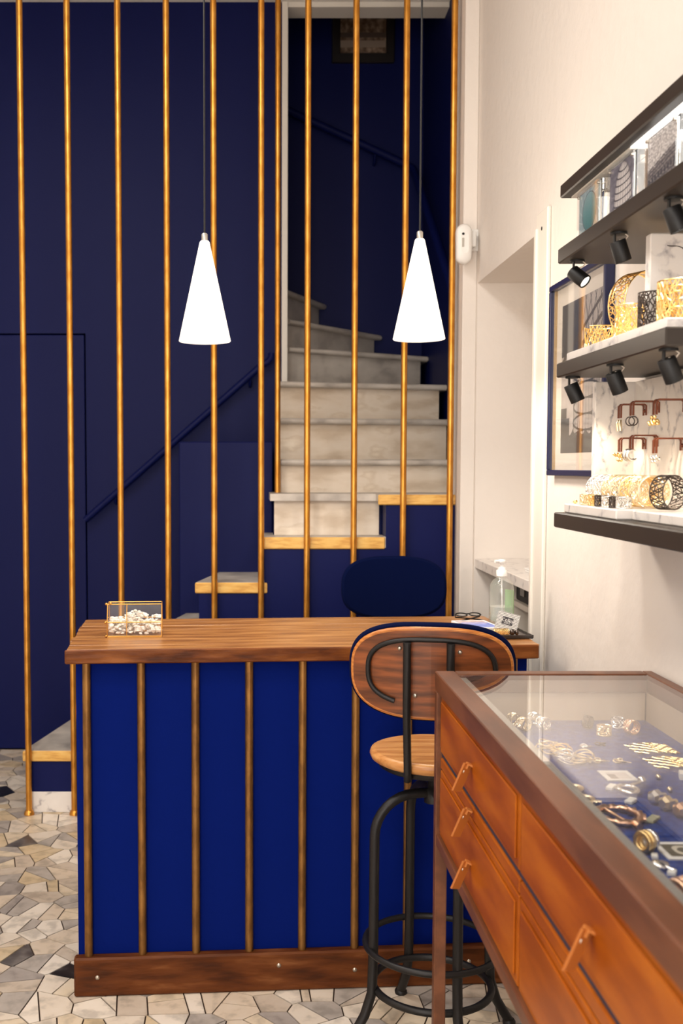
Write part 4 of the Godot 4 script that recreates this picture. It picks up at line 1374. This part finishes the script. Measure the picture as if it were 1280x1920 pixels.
func make_jewels() -> void:
	rng.seed = 31
	lattice_ring("openwork_ring", "pale gold openwork ring, farthest left in the far row of the case", 0.556, -2.25, M.pale_gold, 0.0125, 0.017, 0.3)
	lattice_ring("openwork_ring", "pale gold openwork ring just in front of the first pair in the case", 0.567, -2.21, M.pale_gold, 0.0125, 0.017, 0.5)
	lattice_ring("openwork_ring", "silver openwork ring beside the pale gold pair in the case", 0.602, -2.256, M.silver, 0.0125, 0.018, 0.25)
	lattice_ring("openwork_ring", "silver openwork ring standing in front of the other silver one", 0.609, -2.216, M.silver, 0.0125, 0.018, 0.5)
	lattice_ring("openwork_ring", "thin wire ring in the far row left of the wide gold band", 0.706, -2.225, M.gunmetal, 0.0125, 0.012, 0.8)
	lattice_ring("openwork_ring", "wide champagne gold openwork band in the far row of the case", 0.722, -2.17, M.pale_gold, 0.014, 0.018, -0.5, true)
	lattice_ring("openwork_ring", "wide silver openwork band at the back of the case", 0.773, -2.235, M.silver, 0.014, 0.019, 0.2, true)
	lattice_ring("openwork_ring", "rose gold openwork band beside the wide silver band", 0.782, -2.18, M.rose_gold, 0.0135, 0.018, 0.3)
	# heap of wire bracelets
	var H := [[0.57, -2.045, M.pale_gold, "pale gold wire bracelet at the far left of the bracelet heap"], [0.588, -2.018, M.gold, "deep gold wire bracelet in the middle of the bracelet heap"], [0.586, -1.968, M.silver, "white silver wire bracelet at the near left of the heap"], [0.611, -1.96, M.pale_gold, "pale champagne wire bracelet at the right end of the heap"]]
	for e in H:
		var t := jewel("wire_bracelet", e[3], "bracelet", e[0], e[1])
		var st := new_st(true)
		for k in 5:
			var a := rng.randf() * TAU
			var o := Vector3(rng.randf_range(-0.007, 0.007), 0.004 + k * 0.0035, rng.randf_range(-0.007, 0.007))
			tube(st, range(22).map(func(i: int): var b := TAU * i / 22; return o + Vector3(cos(b) * 0.017, 0.0025 * sin(b * 2 + a), sin(b) * 0.02)), 0.0014, 5, true)
		obj("wire_coils", st, e[2], t)
		st = new_st(true)
		blob(st, Vector3(0.012, 0.006, 0.012), Vector3(0.0035, 0.003, 0.0035), 8)
		obj("clasp", st, e[2], t)
	knot("bright silver knotted wire ring behind the white price card", 0.652, -2.07, M.silver, 0.012, 0.4)
	knot("dull silver knotted wire ring further back in the case", 0.69, -2.09, M.gunmetal, 0.011, 1.2)
	knot("gold knotted wire ring behind the left side of the price card", 0.645, -1.968, M.pale_gold, 0.0125, 0.2)
	knot("gold knotted wire ring behind the right side of the price card", 0.684, -1.966, M.pale_gold, 0.0125, -0.2)
	for e in [[0.772, -2.055, "flat gold mesh bracelet, farther of the two by the wall side"], [0.772, -1.955, "flat gold mesh bracelet, nearer of the two by the wall side"]]:
		var t := jewel("mesh_bracelet", e[2], "bracelet", e[0], e[1], 0.08)
		var st := new_st()
		for i in 9:
			for j in 6:
				var p := Vector3(-0.036 + i * 0.009, 0.002 + 0.004 * sin(i * 0.4), -0.03 + j * 0.0115)
				tube(st, [p, p + Vector3(0.009, 0, 0.0115 * (1 if (i + j) % 2 == 0 else 0.1))], 0.0011, 4)
				if i > 4: tube(st, [p, p + Vector3(0, 0, 0.0115)], 0.0011, 4); tube(st, [p + Vector3(0.009, 0, 0), p + Vector3(0, 0, 0.0115)], 0.001, 4)
		obj("mesh_net", st, M.gold, t)
		st = new_st()
		tube(st, [Vector3(0.045, 0.002, -0.032), Vector3(0.045, 0.002, 0.036)], 0.0016, 5)
		tube(st, [Vector3(0.005, 0.006, -0.032), Vector3(0.005, 0.006, 0.036)], 0.0014, 5)
		obj("end_bar", st, M.gold, t)
	# cards
	for e in [[0.65, -1.876, M.print_price, "white printed price card lying in the middle of the case", Vector2(0.027, 0.03)], [0.615, -1.502, M.print_ring, "white card with a printed ring at the near end of the case", Vector2(0.032, 0.034)]]:
		var t := jewel("price_card", e[3], "card", e[0], e[1])
		var st := new_st()
		box(st, Vector3(0, 0.0012, 0), Vector3(e[4].x * 2, 0.0018, e[4].y * 2))
		obj("card", st, M.tag_white, t)
		st = new_st()
		print_quad(st, Vector3(0, 0.0023, 0), Vector3(e[4].x, 0, 0), Vector3(0, 0, -e[4].y))
		obj("print", st, e[2], t, false)
	tag("small white tag left of the silver hoop earring", 0.614, -1.803, M.tag_white, -0.6, Vector3(0.012, 0.006, 0.026))
	tag("bright white tag in front of the silver hoop earring", 0.621, -1.727, M.tag_white, -0.7, Vector3(0.013, 0.006, 0.024))
	tag("olive tag right of the gold wreath brooch", 0.623, -1.637, M.tag_olive, -0.7, Vector3(0.014, 0.005, 0.034))
	tag("white tag near the wall side beyond the beads", 0.762, -1.863, M.tag_white, -0.3, Vector3(0.014, 0.012, 0.026))
	tag("white tag in front of the silver link cluster", 0.544, -1.401, M.tag_white, -0.7, Vector3(0.01, 0.006, 0.016))
	tag("white tag beside the silver cuff link at the near end", 0.567, -1.416, M.tag_white, -0.5, Vector3(0.011, 0.006, 0.016))
	tag("white tag just in front of the gold barrel ring", 0.566, -1.476, M.tag_white, -0.3, Vector3(0.009, 0.006, 0.014))
	# silver hoop with a tail
	var t := jewel("hoop_earring", "thick silver hoop earring with a curved tail beside the price card", "earring", 0.635, -1.782, 0.1)
	var st := new_st(true)
	tube(st, range(24).map(func(i: int): return Vector3(cos(TAU * i / 24) * 0.015, 0.005, sin(TAU * i / 24) * 0.02)), 0.0048, 8, true)
	obj("hoop", st, M.silver, t)
	st = new_st(true)
	tube(st, [Vector3(0.01, 0.006, -0.014), Vector3(0.024, 0.008, -0.02), Vector3(0.036, 0.01, -0.026)], [0.0045, 0.0036, 0.003], 8)
	blob(st, Vector3(0.038, 0.011, -0.028), Vector3(0.007, 0.008, 0.009), 10, 0.15)
	obj("tail", st, M.silver, t)
	# gold snake
	t = jewel("snake_brooch", "wavy pale gold brooch against the glass ledge of the case", "brooch", 0.545, -1.757)
	st = new_st(true)
	var pts := []
	for k in 30:
		var f := k / 29.0
		pts.append(Vector3(0.012 * sin(f * 9.0), 0.006, -0.042 + f * 0.085))
	tube(st, pts, 0.0052, 8)
	obj("body", st, M.pale_gold, t)
	st = new_st(true)
	for k in 4:
		bar(st, Vector3(0.004, 0.006, 0.04), Vector3(0.002 + 0.007 * k, 0.006, 0.054 - k * 0.003), 0.0026, 6)
	obj("fingers", st, M.pale_gold, t)
	# gold wreath
	t = jewel("wreath_brooch", "large rose gold oval wreath brooch on blue velvet", "brooch", 0.571, -1.642)
	st = new_st(true)
	var rr := []
	for k in 40: rr.append(0.0058 + 0.0012 * sin(k * 2.1))
	tube(st, range(40).map(func(i: int): return Vector3(cos(TAU * i / 40) * 0.032, 0.007, sin(TAU * i / 40) * 0.038)), rr, 8, true)
	obj("wreath", st, M.rose_gold, t)
	st = new_st(true)
	for k in 5:
		var a := -0.9 + k * 0.35
		bar(st, Vector3(cos(a) * 0.03, 0.008, sin(a) * 0.036), Vector3(cos(a) * 0.041, 0.008, sin(a) * 0.046), 0.004, 7)
	bar(st, Vector3(0.012, 0.007, 0.04), Vector3(0.014, 0.007, 0.056), 0.006, 7)
	obj("fingers", st, M.rose_gold, t)
	st = new_st(true)
	tube(st, [Vector3(-0.012, 0.007, -0.036), Vector3(-0.01, 0.009, -0.01), Vector3(-0.004, 0.008, 0.012), Vector3(0.004, 0.007, 0.036)], 0.003, 6)
	obj("cross_bar", st, M.rose_gold, t)
	# hex beads
	for e in [[0.659, -1.719, M.silver, "silver hexagonal bead, farthest in the slanting bead row"], [0.664, -1.686, M.pale_gold, "olive gold hexagonal bead in the middle of the bead row"], [0.673, -1.652, M.rose_gold, "rose gold hexagonal bead, nearest in the bead row"]]:
		t = jewel("hexagonal_bead", e[3], "bead", e[0], e[1], 0.5)
		st = new_st()
		lathe(st, [Vector2(0.0, -0.011), Vector2(0.008, -0.011), Vector2(0.0125, -0.005), Vector2(0.0125, 0.005), Vector2(0.008, 0.011), Vector2(0, 0.011)], 6, Transform3D(Basis(Vector3(0, 0, 1), PI / 2), Vector3(0, 0.012, 0)), false)
		obj("nut", st, e[2], t)
		st = new_st(true)
		bar(st, Vector3(0.01, 0.012, 0), Vector3(0.021, 0.011, 0), 0.0055, 8)
		obj("pin", st, e[2], t)
	for e in [[0.715, -1.856, "tiny bronze bead alone left of the white tag"], [0.706, -1.782, "tiny bronze bead alone above the bead row"]]:
		t = jewel("bead", e[2], "bead", e[0], e[1])
		st = new_st(true)
		blob(st, Vector3(0, 0.005, 0), Vector3(0.005, 0.005, 0.006), 10, 0.1)
		obj("sphere_bead", st, M.pale_gold, t)
	# barrel rings
	for e in [[0.563, -1.5, M.gold, "stacked gold barrel ring near the velvet seam", 0.0125], [0.527, -1.508, M.gold, "small gold barrel ring close to the glass ledge", 0.008], [0.537, -1.306, M.rose_gold, "large rose gold barrel ring at the photo's right edge", 0.0155]]:
		t = jewel("barrel_ring", e[3], "ring", e[0], e[1], 0.5)
		var r: float = e[4]
		for k in 3:
			st = new_st(true)
			tube(st, range(26).map(func(i: int): return Vector3((k - 1) * r * 0.62, r + 0.004 + sin(TAU * i / 26) * r, cos(TAU * i / 26) * r)), r * 0.3, 8, true)
			obj("band", st, e[2] if k < 2 or r > 0.014 else M.silver, t)
	# silver clusters
	t = jewel("link_cluster", "cluster of pale silver links at the near end of the case", "pendant", 0.532, -1.428)
	for k in 4:
		st = new_st(true)
		tube(st, range(18).map(func(i: int): return Vector3(-0.008 + 0.008 * (k % 2) + cos(TAU * i / 18) * 0.008, 0.0035 + k * 0.002, -0.01 + 0.009 * k + sin(TAU * i / 18) * 0.006)), 0.0024, 6, true)
		obj("link", st, M.silver, t)
	t = jewel("cuff_link", "pale silver oval cuff link right of the link cluster", "cuff link", 0.56, -1.44)
	st = new_st(true)
	lathe(st, [Vector2(0, 0), Vector2(0.011, 0.0), Vector2(0.013, 0.004), Vector2(0.011, 0.008), Vector2(0, 0.009)], 18)
	obj("disc", st, M.silver, t)
	st = new_st(true)
	bar(st, Vector3(0.004, 0.004, 0.008), Vector3(0.012, 0.004, 0.02), 0.0035, 8)
	obj("toggle", st, M.silver, t)
# ---------------------------------------------------------------- shelves on the right wall
func spot(label: String, at: Vector3, dir: Vector3, energy: float) -> void:
	var t := thing("spotlight", label, "spotlight", at, 0, "black spotlights under the shelves")
	dir = dir.normalized()
	var body_c := at + Vector3(0.004, -0.036, 0.0)
	var st := new_st(true)
	lathe(st, [Vector2(0, -0.004), Vector2(0.016, -0.004), Vector2(0.016, 0.0), Vector2(0, 0.0)], 18, Transform3D(Basis(), at))
	obj("mount_plate", st, M.black_matte, t)
	st = new_st()
	box(st, at + Vector3(-0.008, -0.02, 0.0), Vector3(0.0035, 0.034, 0.009), 0.001)
	obj("arm", st, M.black_matte, t)
	var up := -dir
	var side := up.cross(Vector3(0.3, 0.1, 1)).normalized()
	var X := Transform3D(Basis(side, up, side.cross(up)), body_c)
	st = new_st(true)
	lathe(st, [Vector2(0, 0.021), Vector2(0.0155, 0.021), Vector2(0.0155, 0.021)], 4, X)
	st = new_st(true)
	lathe(st, [Vector2(0.0125, -0.02), Vector2(0.0155, -0.021), Vector2(0.0158, -0.0195), Vector2(0.0158, 0.0195), Vector2(0.0145, 0.021), Vector2(0, 0.021)], 24, X)
	obj("housing", st, M.black_matte, t)
	st = new_st(true)
	lathe(st, [Vector2(0, -0.018), Vector2(0.0126, -0.018), Vector2(0.0126, -0.0165), Vector2(0, -0.0165)], 20, X)
	obj("lens", st, M.lamp_lens, t)
	st = new_st(true)
	tube(st, [at + Vector3(0.011, -0.003, 0.004), at + Vector3(0.016, -0.008, 0.006), at + Vector3(0.012, -0.014, 0.003), X * Vector3(0.003, 0.021, 0.003)], 0.0016, 6)
	obj("cable", st, M.cable_white, t)
	var l := SpotLight3D.new()
	l.name = "spot_light"
	l.light_energy = energy
	l.light_color = srgb(255, 236, 208)
	l.light_size = 0.012
	l.spot_angle = 38.0
	l.spot_angle_attenuation = 0.7
	l.spot_range = 6.0
	l.spot_attenuation = 2.0
	l.shadow_enabled = true
	t.add_child(l)
	l.global_transform = Transform3D(Basis.looking_at(dir, Vector3.FORWARD), X * Vector3(0, -0.023, 0))

const SPOT := 0.06
const STRIP := 0.4
const ROOM := 2.4

func make_shelves() -> void:
	var spec := [[2.039, 2.068, -2.424, -0.9, "dark metal wall shelf, topmost, above the acrylic photo blocks"], [1.896, 1.929, -2.434, -0.9, "dark metal wall shelf that carries the acrylic photo blocks"],
		[1.641, 1.673, -2.43, -1.79, "short dark metal wall shelf with openwork cuffs on a marble slab"], [1.303, 1.337, -2.432, -0.9, "lowest dark metal wall shelf below the earring hooks"]]
	for e in spec:
		var t := thing("wall_shelf", e[4], "shelf", Vector3(0.785, e[0], (e[2] + e[3]) * 0.5), 0, "dark metal wall shelves")
		var st := new_st()
		box2(st, Vector3(0.685, e[0], e[2]), Vector3(0.884, e[1], e[3]), 0.0025)
		obj("board", st, M.shelf_metal, t)
		if e[0] > 2.0:
			st = new_st()
			box2(st, Vector3(0.705, e[0] - 0.004, -2.405), Vector3(0.88, e[0] - 0.0005, -2.04))
			obj("underside_panel", st, M.white_paint, t)
			st = new_st()
			box2(st, Vector3(0.705, e[0] - 0.004, -2.035), Vector3(0.88, e[0] - 0.0005, -0.95))
			obj("lamp_strip", st, M.lamp_strip, t)
			area_light(t, Vector3(0.7925, e[0] - 0.006, -1.49), Vector2(0.16, 1.06), STRIP, srgb(255, 250, 244), Vector3.DOWN)
	spot("black spotlight at the far end under the photo block shelf, lens visible", Vector3(0.716, 1.896, -2.39), Vector3(0.55, -0.62, 0.5), SPOT)
	spot("black spotlight in the middle under the photo block shelf", Vector3(0.712, 1.896, -2.11), Vector3(0.34, -0.9, -0.1), SPOT)
	spot("black spotlight nearest the viewer under the photo block shelf", Vector3(0.713, 1.896, -1.84), Vector3(0.34, -0.9, 0.05), SPOT)
	spot("black spotlight at the far end under the short cuff shelf", Vector3(0.712, 1.641, -2.395), Vector3(0.4, -0.9, 0.05), SPOT)
	spot("black spotlight in the middle under the short cuff shelf", Vector3(0.708, 1.641, -2.105), Vector3(0.4, -0.88, -0.12), SPOT)
	spot("black spotlight nearest the viewer under the short cuff shelf", Vector3(0.708, 1.641, -1.835), Vector3(0.4, -0.88, -0.1), SPOT)
	# acrylic blocks with prints between the sheets
	var blocks := [[-2.345, -2.2, M.print_oval, "acrylic photo block with a teal oval print, farthest on its shelf"], [-2.147, -2.005, M.print_tower, "acrylic photo block with a hooped tower print"],
		[-1.945, -1.805, M.print_building, "acrylic photo block with an old stone building print"], [-1.755, -1.615, M.print_net, "acrylic photo block cut by the right edge of the photo"]]
	for b in blocks:
		var z0: float = b[0]; var z1: float = b[1]
		var t := thing("photo_block", b[3], "photo block", Vector3(0.72, 1.929, (z0 + z1) * 0.5), 0, "acrylic photo blocks on the upper shelf")
		var st := new_st()
		box2(st, Vector3(0.7, 1.9295, z0), Vector3(0.7035, 2.026, z1))
		obj("front_sheet", st, M.frame_glass, t)
		st = new_st()
		box2(st, Vector3(0.7042, 1.9295, z0 + 0.004), Vector3(0.7056, 2.022, z1 - 0.004))
		obj("print_card", st, M.paper_white, t)
		st = new_st()
		print_quad(st, Vector3(0.704, 1.9758, (z0 + z1) * 0.5), Vector3(0, 0, (z1 - z0) * 0.5 - 0.004), Vector3(0, 0.046, 0))
		obj("print", st, b[2], t, false)
		st = new_st()
		box2(st, Vector3(0.7062, 1.9295, z0), Vector3(0.724, 2.026, z1), 0.001)
		obj("back_block", st, M.acrylic, t)
		for p in [Vector2(2.018, z0 + 0.008), Vector2(2.018, z1 - 0.008)]:
			st = new_st(true)
			bar(st, Vector3(0.6985, p.x, p.y), Vector3(0.7055, p.x, p.y), 0.0028, 10)
			obj("pin", st, M.screw, t)
	# framed photograph on the wall
	var t := thing("framed_photograph", "blue framed black and white photograph of iron lattice on the wall behind the shelves", "picture", Vector3(WALL_X, 1.413, -2.885))
	var st := new_st()
	var za := -3.14; var zb := -2.64; var ya := 1.415; var yb := 1.962; var fw := 0.016
	for e in [[Vector3(0.872, yb - fw / 2, (za + zb) / 2), Vector3(0.024, fw, zb - za)], [Vector3(0.872, ya + fw / 2, (za + zb) / 2), Vector3(0.024, fw, zb - za)],
		[Vector3(0.872, (ya + yb) / 2, za + fw / 2), Vector3(0.024, yb - ya - 2 * fw, fw)], [Vector3(0.872, (ya + yb) / 2, zb - fw / 2), Vector3(0.024, yb - ya - 2 * fw, fw)]]:
		box(st, e[0], e[1], 0.002)
	obj("frame", st, M.frame_blue, t)
	st = new_st()
	box2(st, Vector3(0.872, ya + fw, za + fw), Vector3(0.882, yb - fw, za + fw + 0.006))
	obj("inner_moulding", st, M.frame_wood, t)
	st = new_st()
	box2(st, Vector3(0.872, ya + fw, zb - fw - 0.006), Vector3(0.882, yb - fw, zb - fw))
	obj("inner_moulding", st, M.frame_wood, t)
	st = new_st()
	box2(st, Vector3(0.8795, ya + fw, za + fw), Vector3(0.884, yb - fw, zb - fw))
	obj("mount", st, M.passepartout, t)
	st = new_st()
	print_quad(st, Vector3(0.879, (ya + yb) / 2 - 0.002, (za + zb) / 2), Vector3(0, 0, 0.175), Vector3(0, 0.208, 0))
	obj("print", st, M.print_frame, t, false)
	st = new_st()
	box2(st, Vector3(0.8665, ya + fw, za + fw), Vector3(0.8685, yb - fw, zb - fw))
	obj("glazing", st, M.frame_glass, t)
	# marble on the short shelf
	t = thing("marble_slab", "white marble slab lying on the short cuff shelf", "slab", Vector3(0.79, 1.673, -2.1), 0, "marble slabs of the display")
	st = new_st()
	box2(st, Vector3(0.7, 1.6735, -2.405), Vector3(0.883, 1.694, -1.83), 0.0025)
	obj("slab", st, M.marble, t)
	t = thing("marble_panel", "upright white marble panel with a dark vein behind the gold cuff", "panel", Vector3(0.81, 1.694, -2.02), 0, "marble slabs of the display")
	st = new_st()
	box2(st, Vector3(0.741, 1.6945, -2.045), Vector3(0.883, 1.876, -2.02), 0.002)
	obj("panel", st, M.marble, t)
	st = new_st(true)
	tube(st, range(14).map(func(i: int): return Vector3(0.772 + i * 0.006, 1.853 - 0.0002 * i * i - 0.001 * sin(i * 1.3), -2.0201)), range(14).map(func(i: int): return 0.0005 + 0.0008 * absf(sin(i * 0.8 + 0.4))), 5)
	obj("vein", st, M.gunmetal, t)
	# marble on the lowest shelf
	t = thing("marble_slab", "white marble slab lying at the far end of the lowest shelf", "slab", Vector3(0.79, 1.337, -2.2), 0, "marble slabs of the display")
	st = new_st()
	box2(st, Vector3(0.7, 1.3375, -2.405), Vector3(0.883, 1.358, -2.06), 0.0025)
	obj("slab", st, M.marble, t)
	t = thing("marble_slab", "white marble slab lying nearer along the lowest shelf, cut by the photo edge", "slab", Vector3(0.79, 1.337, -1.8), 0, "marble slabs of the display")
	st = new_st()
	box2(st, Vector3(0.728, 1.3375, -2.05), Vector3(0.883, 1.357, -1.4), 0.0025)
	obj("slab", st, M.marble, t)
	t = thing("marble_panel", "narrow marble end panel facing the viewer at the far end of the lowest shelf", "panel", Vector3(0.83, 1.358, -2.44), 0, "marble slabs of the display")
	st = new_st()
	box2(st, Vector3(0.774, 1.3585, -2.45), Vector3(0.8835, 1.632, -2.428), 0.0015)
	obj("panel", st, M.marble_wall, t)
	t = thing("marble_panel", "wide veined marble panel on the wall behind the earring hooks", "panel", Vector3(0.875, 1.358, -2.0), 0, "marble slabs of the display")
	st = new_st()
	box2(st, Vector3(0.862, 1.3585, -2.4275), Vector3(0.8835, 1.632, -1.3), 0.001)
	obj("panel", st, M.marble_wall, t)
	make_cuffs()
	make_earrings()

func cuff(called: String, label: String, at: Vector3, m: Material, r: float, h: float, x: Basis, a0: float, a1: float, n: int, rows: int, w := 0.0011) -> void:
	var t := thing(called, label, "cuff bracelet", at, 0, "openwork cuffs on the shelves")
	local()
	var st := new_st()
	lattice(st, r, h, n, rows, w, a0, a1, Transform3D(x, Vector3()), 0.5)
	obj("lattice", st, m, t)
	for e in [0.0, h]:
		st = new_st(true)
		tube(st, arc(x * Vector3(0, e, 0), x * Vector3(r, 0, 0), x * Vector3(0, 0, r), a0, a1, 28), w * 1.25, 5)
		obj("rim", st, m, t)

func make_cuffs() -> void:
	rng.seed = 12
	var Y := 1.6958
	cuff("openwork_cuff", "low gold wire cuff at the far end of the marble slab", Vector3(0.742, Y, -2.3), M.gold, 0.034, 0.042, Basis(), -2.6, 2.6, 22, 4)
	var stand := Basis(Vector3(0, 1, 0), deg_to_rad(25)) * Basis(Vector3.RIGHT, PI / 2)
	cuff("openwork_cuff", "tall gold wire cuff standing on edge behind the others", Vector3(0.79, Y + 0.072, -2.235), M.gold, 0.071, 0.045, stand, 0.0, TAU, 40, 5, 0.0012)
	cuff("openwork_cuff", "gold wire cuff left of the black one on the short shelf", Vector3(0.747, Y, -2.13), M.gold, 0.03, 0.062, Basis(), -2.7, 2.7, 22, 6)
	cuff("openwork_cuff", "blackened metal wire cuff between two gold ones", Vector3(0.742, Y, -2.0), M.gunmetal, 0.027, 0.066, Basis(), 0, TAU, 22, 7)
	cuff("openwork_cuff", "wide gold wire cuff nearest the viewer on the short shelf", Vector3(0.748, Y, -1.89), M.gold, 0.038, 0.068, Basis(), 0, TAU, 26, 6, 0.0013)
	# row of cuffs on a clear bar over the lowest shelf, axis along the wall
	var along := Basis(Vector3.RIGHT, PI / 2)
	var row := [[-2.39, M.silver, "bright silver openwork cuff at the far end of the cuff row"], [-2.335, M.silver, "silver openwork cuff second in the row on the lowest shelf"], [-2.28, M.pale_gold, "pale gold openwork cuff third in the row on the lowest shelf"],
		[-2.22, M.pale_gold, "pale gold openwork cuff fourth in the row on the lowest shelf"], [-2.165, M.gold, "gold openwork cuff fifth in the row on the lowest shelf"], [-2.11, M.pale_gold, "pale gold openwork cuff at the near end of the row"]]
	var k := 0
	for e in row:
		cuff("openwork_cuff", e[2], Vector3(0.775, 1.3595 + 0.032, e[0]), e[1], 0.031, 0.045, along, 0, TAU, 24, 5)
		k += 1
	cuff("openwork_cuff", "dark rimmed large openwork cuff leaning at the near end of the lowest shelf", Vector3(0.772, 1.359 + 0.033, -2.02), M.gunmetal, 0.032, 0.03, Basis(Vector3.UP, 0.5) * along, 0, TAU, 24, 3)
	var small := [[0.722, -2.31, M.pale_gold, "small pale gold lattice ring in front of the second silver cuff"], [0.722, -2.25, M.gold, "small gold lattice ring in front of the cuff row"], [0.722, -2.21, M.gunmetal, "small black lattice ring next to the small gold one"],
		[0.722, -2.165, M.silver, "small silver lattice ring between two black ones"], [0.722, -2.12, M.gunmetal, "small black lattice ring nearer along the cuff row"], [0.724, -2.085, M.silver, "small silver lattice ring at the near corner of the slab"]]
	for e in small:
		cuff("openwork_ring", e[3], Vector3(e[0], 1.3594, e[1]), e[2], 0.0145, 0.021, Basis(), 0, TAU, 16, 4, 0.001)
	var t := thing("gold_stud", "tiny gold stud on the slab below the silver cuffs", "stud", Vector3(0.712, 1.3586, -2.36))
	local()
	var st := new_st(true)
	blob(st, Vector3(0, 0.0045, 0), Vector3(0.005, 0.0045, 0.005), 10, 0.1)
	obj("bead", st, M.gold, t)

func make_earrings() -> void:
	var H := [[1.577, -2.36, 0.055], [1.579, -2.285, 0.055], [1.574, -2.14, 0.06], [1.503, -2.36, 0.053], [1.507, -2.29, 0.053], [1.497, -2.15, 0.055]]
	var names := ["far upper copper earring hook on the marble", "middle upper copper earring hook on the marble", "near upper copper earring hook on the marble", "far lower copper earring hook on the marble", "middle lower copper earring hook on the marble", "near lower copper earring hook on the marble"]
	var earr := [["pale gold drop earrings on the far upper hook", M.pale_gold], ["black hoop earrings on the middle upper hook", M.gunmetal], ["gold cluster earrings on the near upper hook", M.gold], ["small gold earrings on the far lower hook", M.gold], ["white crescent earrings on the middle lower hook", M.silver], ["white silver cluster earrings on the near lower hook", M.silver]]
	for k in H.size():
		var y: float = H[k][0]; var z: float = H[k][1]; var L: float = H[k][2]
		var t := thing("earring_hook", names[k], "hook", Vector3(0.862, y, z), 0, "copper earring hooks")
		for dz in [-0.007, 0.009]:
			var st := new_st()
			var x0: float = 0.861 - L
			var p := [Vector3(x0, y - 0.03, z + dz), Vector3(x0, y - 0.004, z + dz), Vector3(x0 + 0.004, y, z + dz), Vector3(0.857, y, z + dz), Vector3(0.8612, y - 0.004, z + dz), Vector3(0.8612, y - 0.024, z + dz)]
			strap(st, p, 0.006, 0.003)
			obj("wire", st, M.copper_wire, t)
		var st2 := new_st(true)
		lathe(st2, [Vector2(0, 0.0), Vector2(0.004, 0.0), Vector2(0.004, 0.004), Vector2(0.0, 0.005)], 10, Transform3D(Basis(Vector3(0, 0, 1), PI / 2), Vector3(0.8618, y - 0.014, z + 0.001)))
		obj("wall_stud", st2, M.copper_wire, t)
		# the pair of earrings
		t = thing("earrings", earr[k][0], "earrings", Vector3(0.861 - L, y - 0.05, z), 0, "earrings on the copper hooks")
		for dz in [-0.007, 0.009]:
			var c := Vector3(0.861 - L, y - 0.034, z + dz)
			var st := new_st(true)
			if k == 0:
				tube(st, [c, c + Vector3(-0.002, -0.008, 0.001), c + Vector3(-0.001, -0.024, 0.002)], [0.002, 0.0042, 0.0036], 7)
			elif k == 1:
				tube(st, range(20).map(func(i: int): return c + Vector3(cos(TAU * i / 20) * 0.0095, -0.0075 + sin(TAU * i / 20) * 0.0095, dz * 0.2)), 0.0013, 6, true)
			elif k == 4:
				tube(st, arc(c + Vector3(0, -0.008, 0), Vector3(0.011, 0, 0.002), Vector3(0, 0.011, 0), 1.0, 5.6, 14), [0.001, 0.0025, 0.0035, 0.0042, 0.0046, 0.005, 0.005, 0.005, 0.0046, 0.0042, 0.0036, 0.003, 0.0024, 0.0018, 0.001], 8)
			else:
				rng.seed = k
				for q in 9:
					blob(st, c + Vector3(rng.randf_range(-0.009, 0.007), rng.randf_range(-0.016, 0.0), rng.randf_range(-0.005, 0.005)), Vector3.ONE * rng.randf_range(0.0022, 0.0042), 8, 0.1)
			obj("earring", st, earr[k][1], t)

# ---------------------------------------------------------------- scene
func _ready() -> void:
	# camera: level walls kept upright by a small shift of the lens
	var f := 2000.0
	var near := 0.05
	var cam := Camera3D.new()
	cam.name = "camera"
	add_child(cam)
	cam.position = Vector3(0, 1.44, 0)
	cam.rotation.x = -atan(0.0588)
	var at := CameraAttributesPhysical.new()
	at.frustum_focus_distance = 2.75
	at.frustum_focal_length = 37.5
	at.frustum_near = near
	at.frustum_far = 60.0
	at.exposure_aperture = 5.0
	cam.attributes = at
	cam.set_frustum(near * 1920.0 / f, Vector2(165.0, 33.0) * near / f, near, 60.0)
	cam.current = true
	var env := Environment.new()
	env.background_mode = Environment.BG_COLOR
	env.background_color = Color(0.0, 0.0, 0.0)
	env.tonemap_mode = Environment.TONE_MAPPER_LINEAR
	env.tonemap_exposure = 1.32
	env.sdfgi_enabled = true
	env.ssao_enabled = true
	env.ssil_enabled = true
	var we := WorldEnvironment.new()
	we.name = "environment"
	we.environment = env
	add_child(we)
	make_materials()
	make_prints()
	unseen_ceiling_panel(-0.75, -0.9, ROOM, "square ceiling light in the middle of the shop, out of view, placed to light the walls and desk")
	unseen_ceiling_panel(-1.0, -2.6, ROOM, "square ceiling light above the open floor left of the desk, out of view, placed to light the floor and desk")
	unseen_ceiling_panel(-0.5, 0.8, ROOM, "square ceiling light behind the viewer, out of view, placed to light the room")
	# setting
	make_shell()
	make_floor()
	make_stairs()
	make_niche()
	# furniture and things
	make_poles()
	make_desk()
	make_case()
	make_stool("iron bar stool with oval wooden backrest standing before the desk", Vector3(0.452, 0, -2.635), deg_to_rad(-11), deg_to_rad(13), 0.0)
	make_stool("bar stool with dark blue velvet backrest behind the desk", Vector3(0.52, 0, -3.86), deg_to_rad(180), deg_to_rad(10), 0.03)
	make_pendants()
	make_shelves()
	make_desk_things()
	make_jewels()
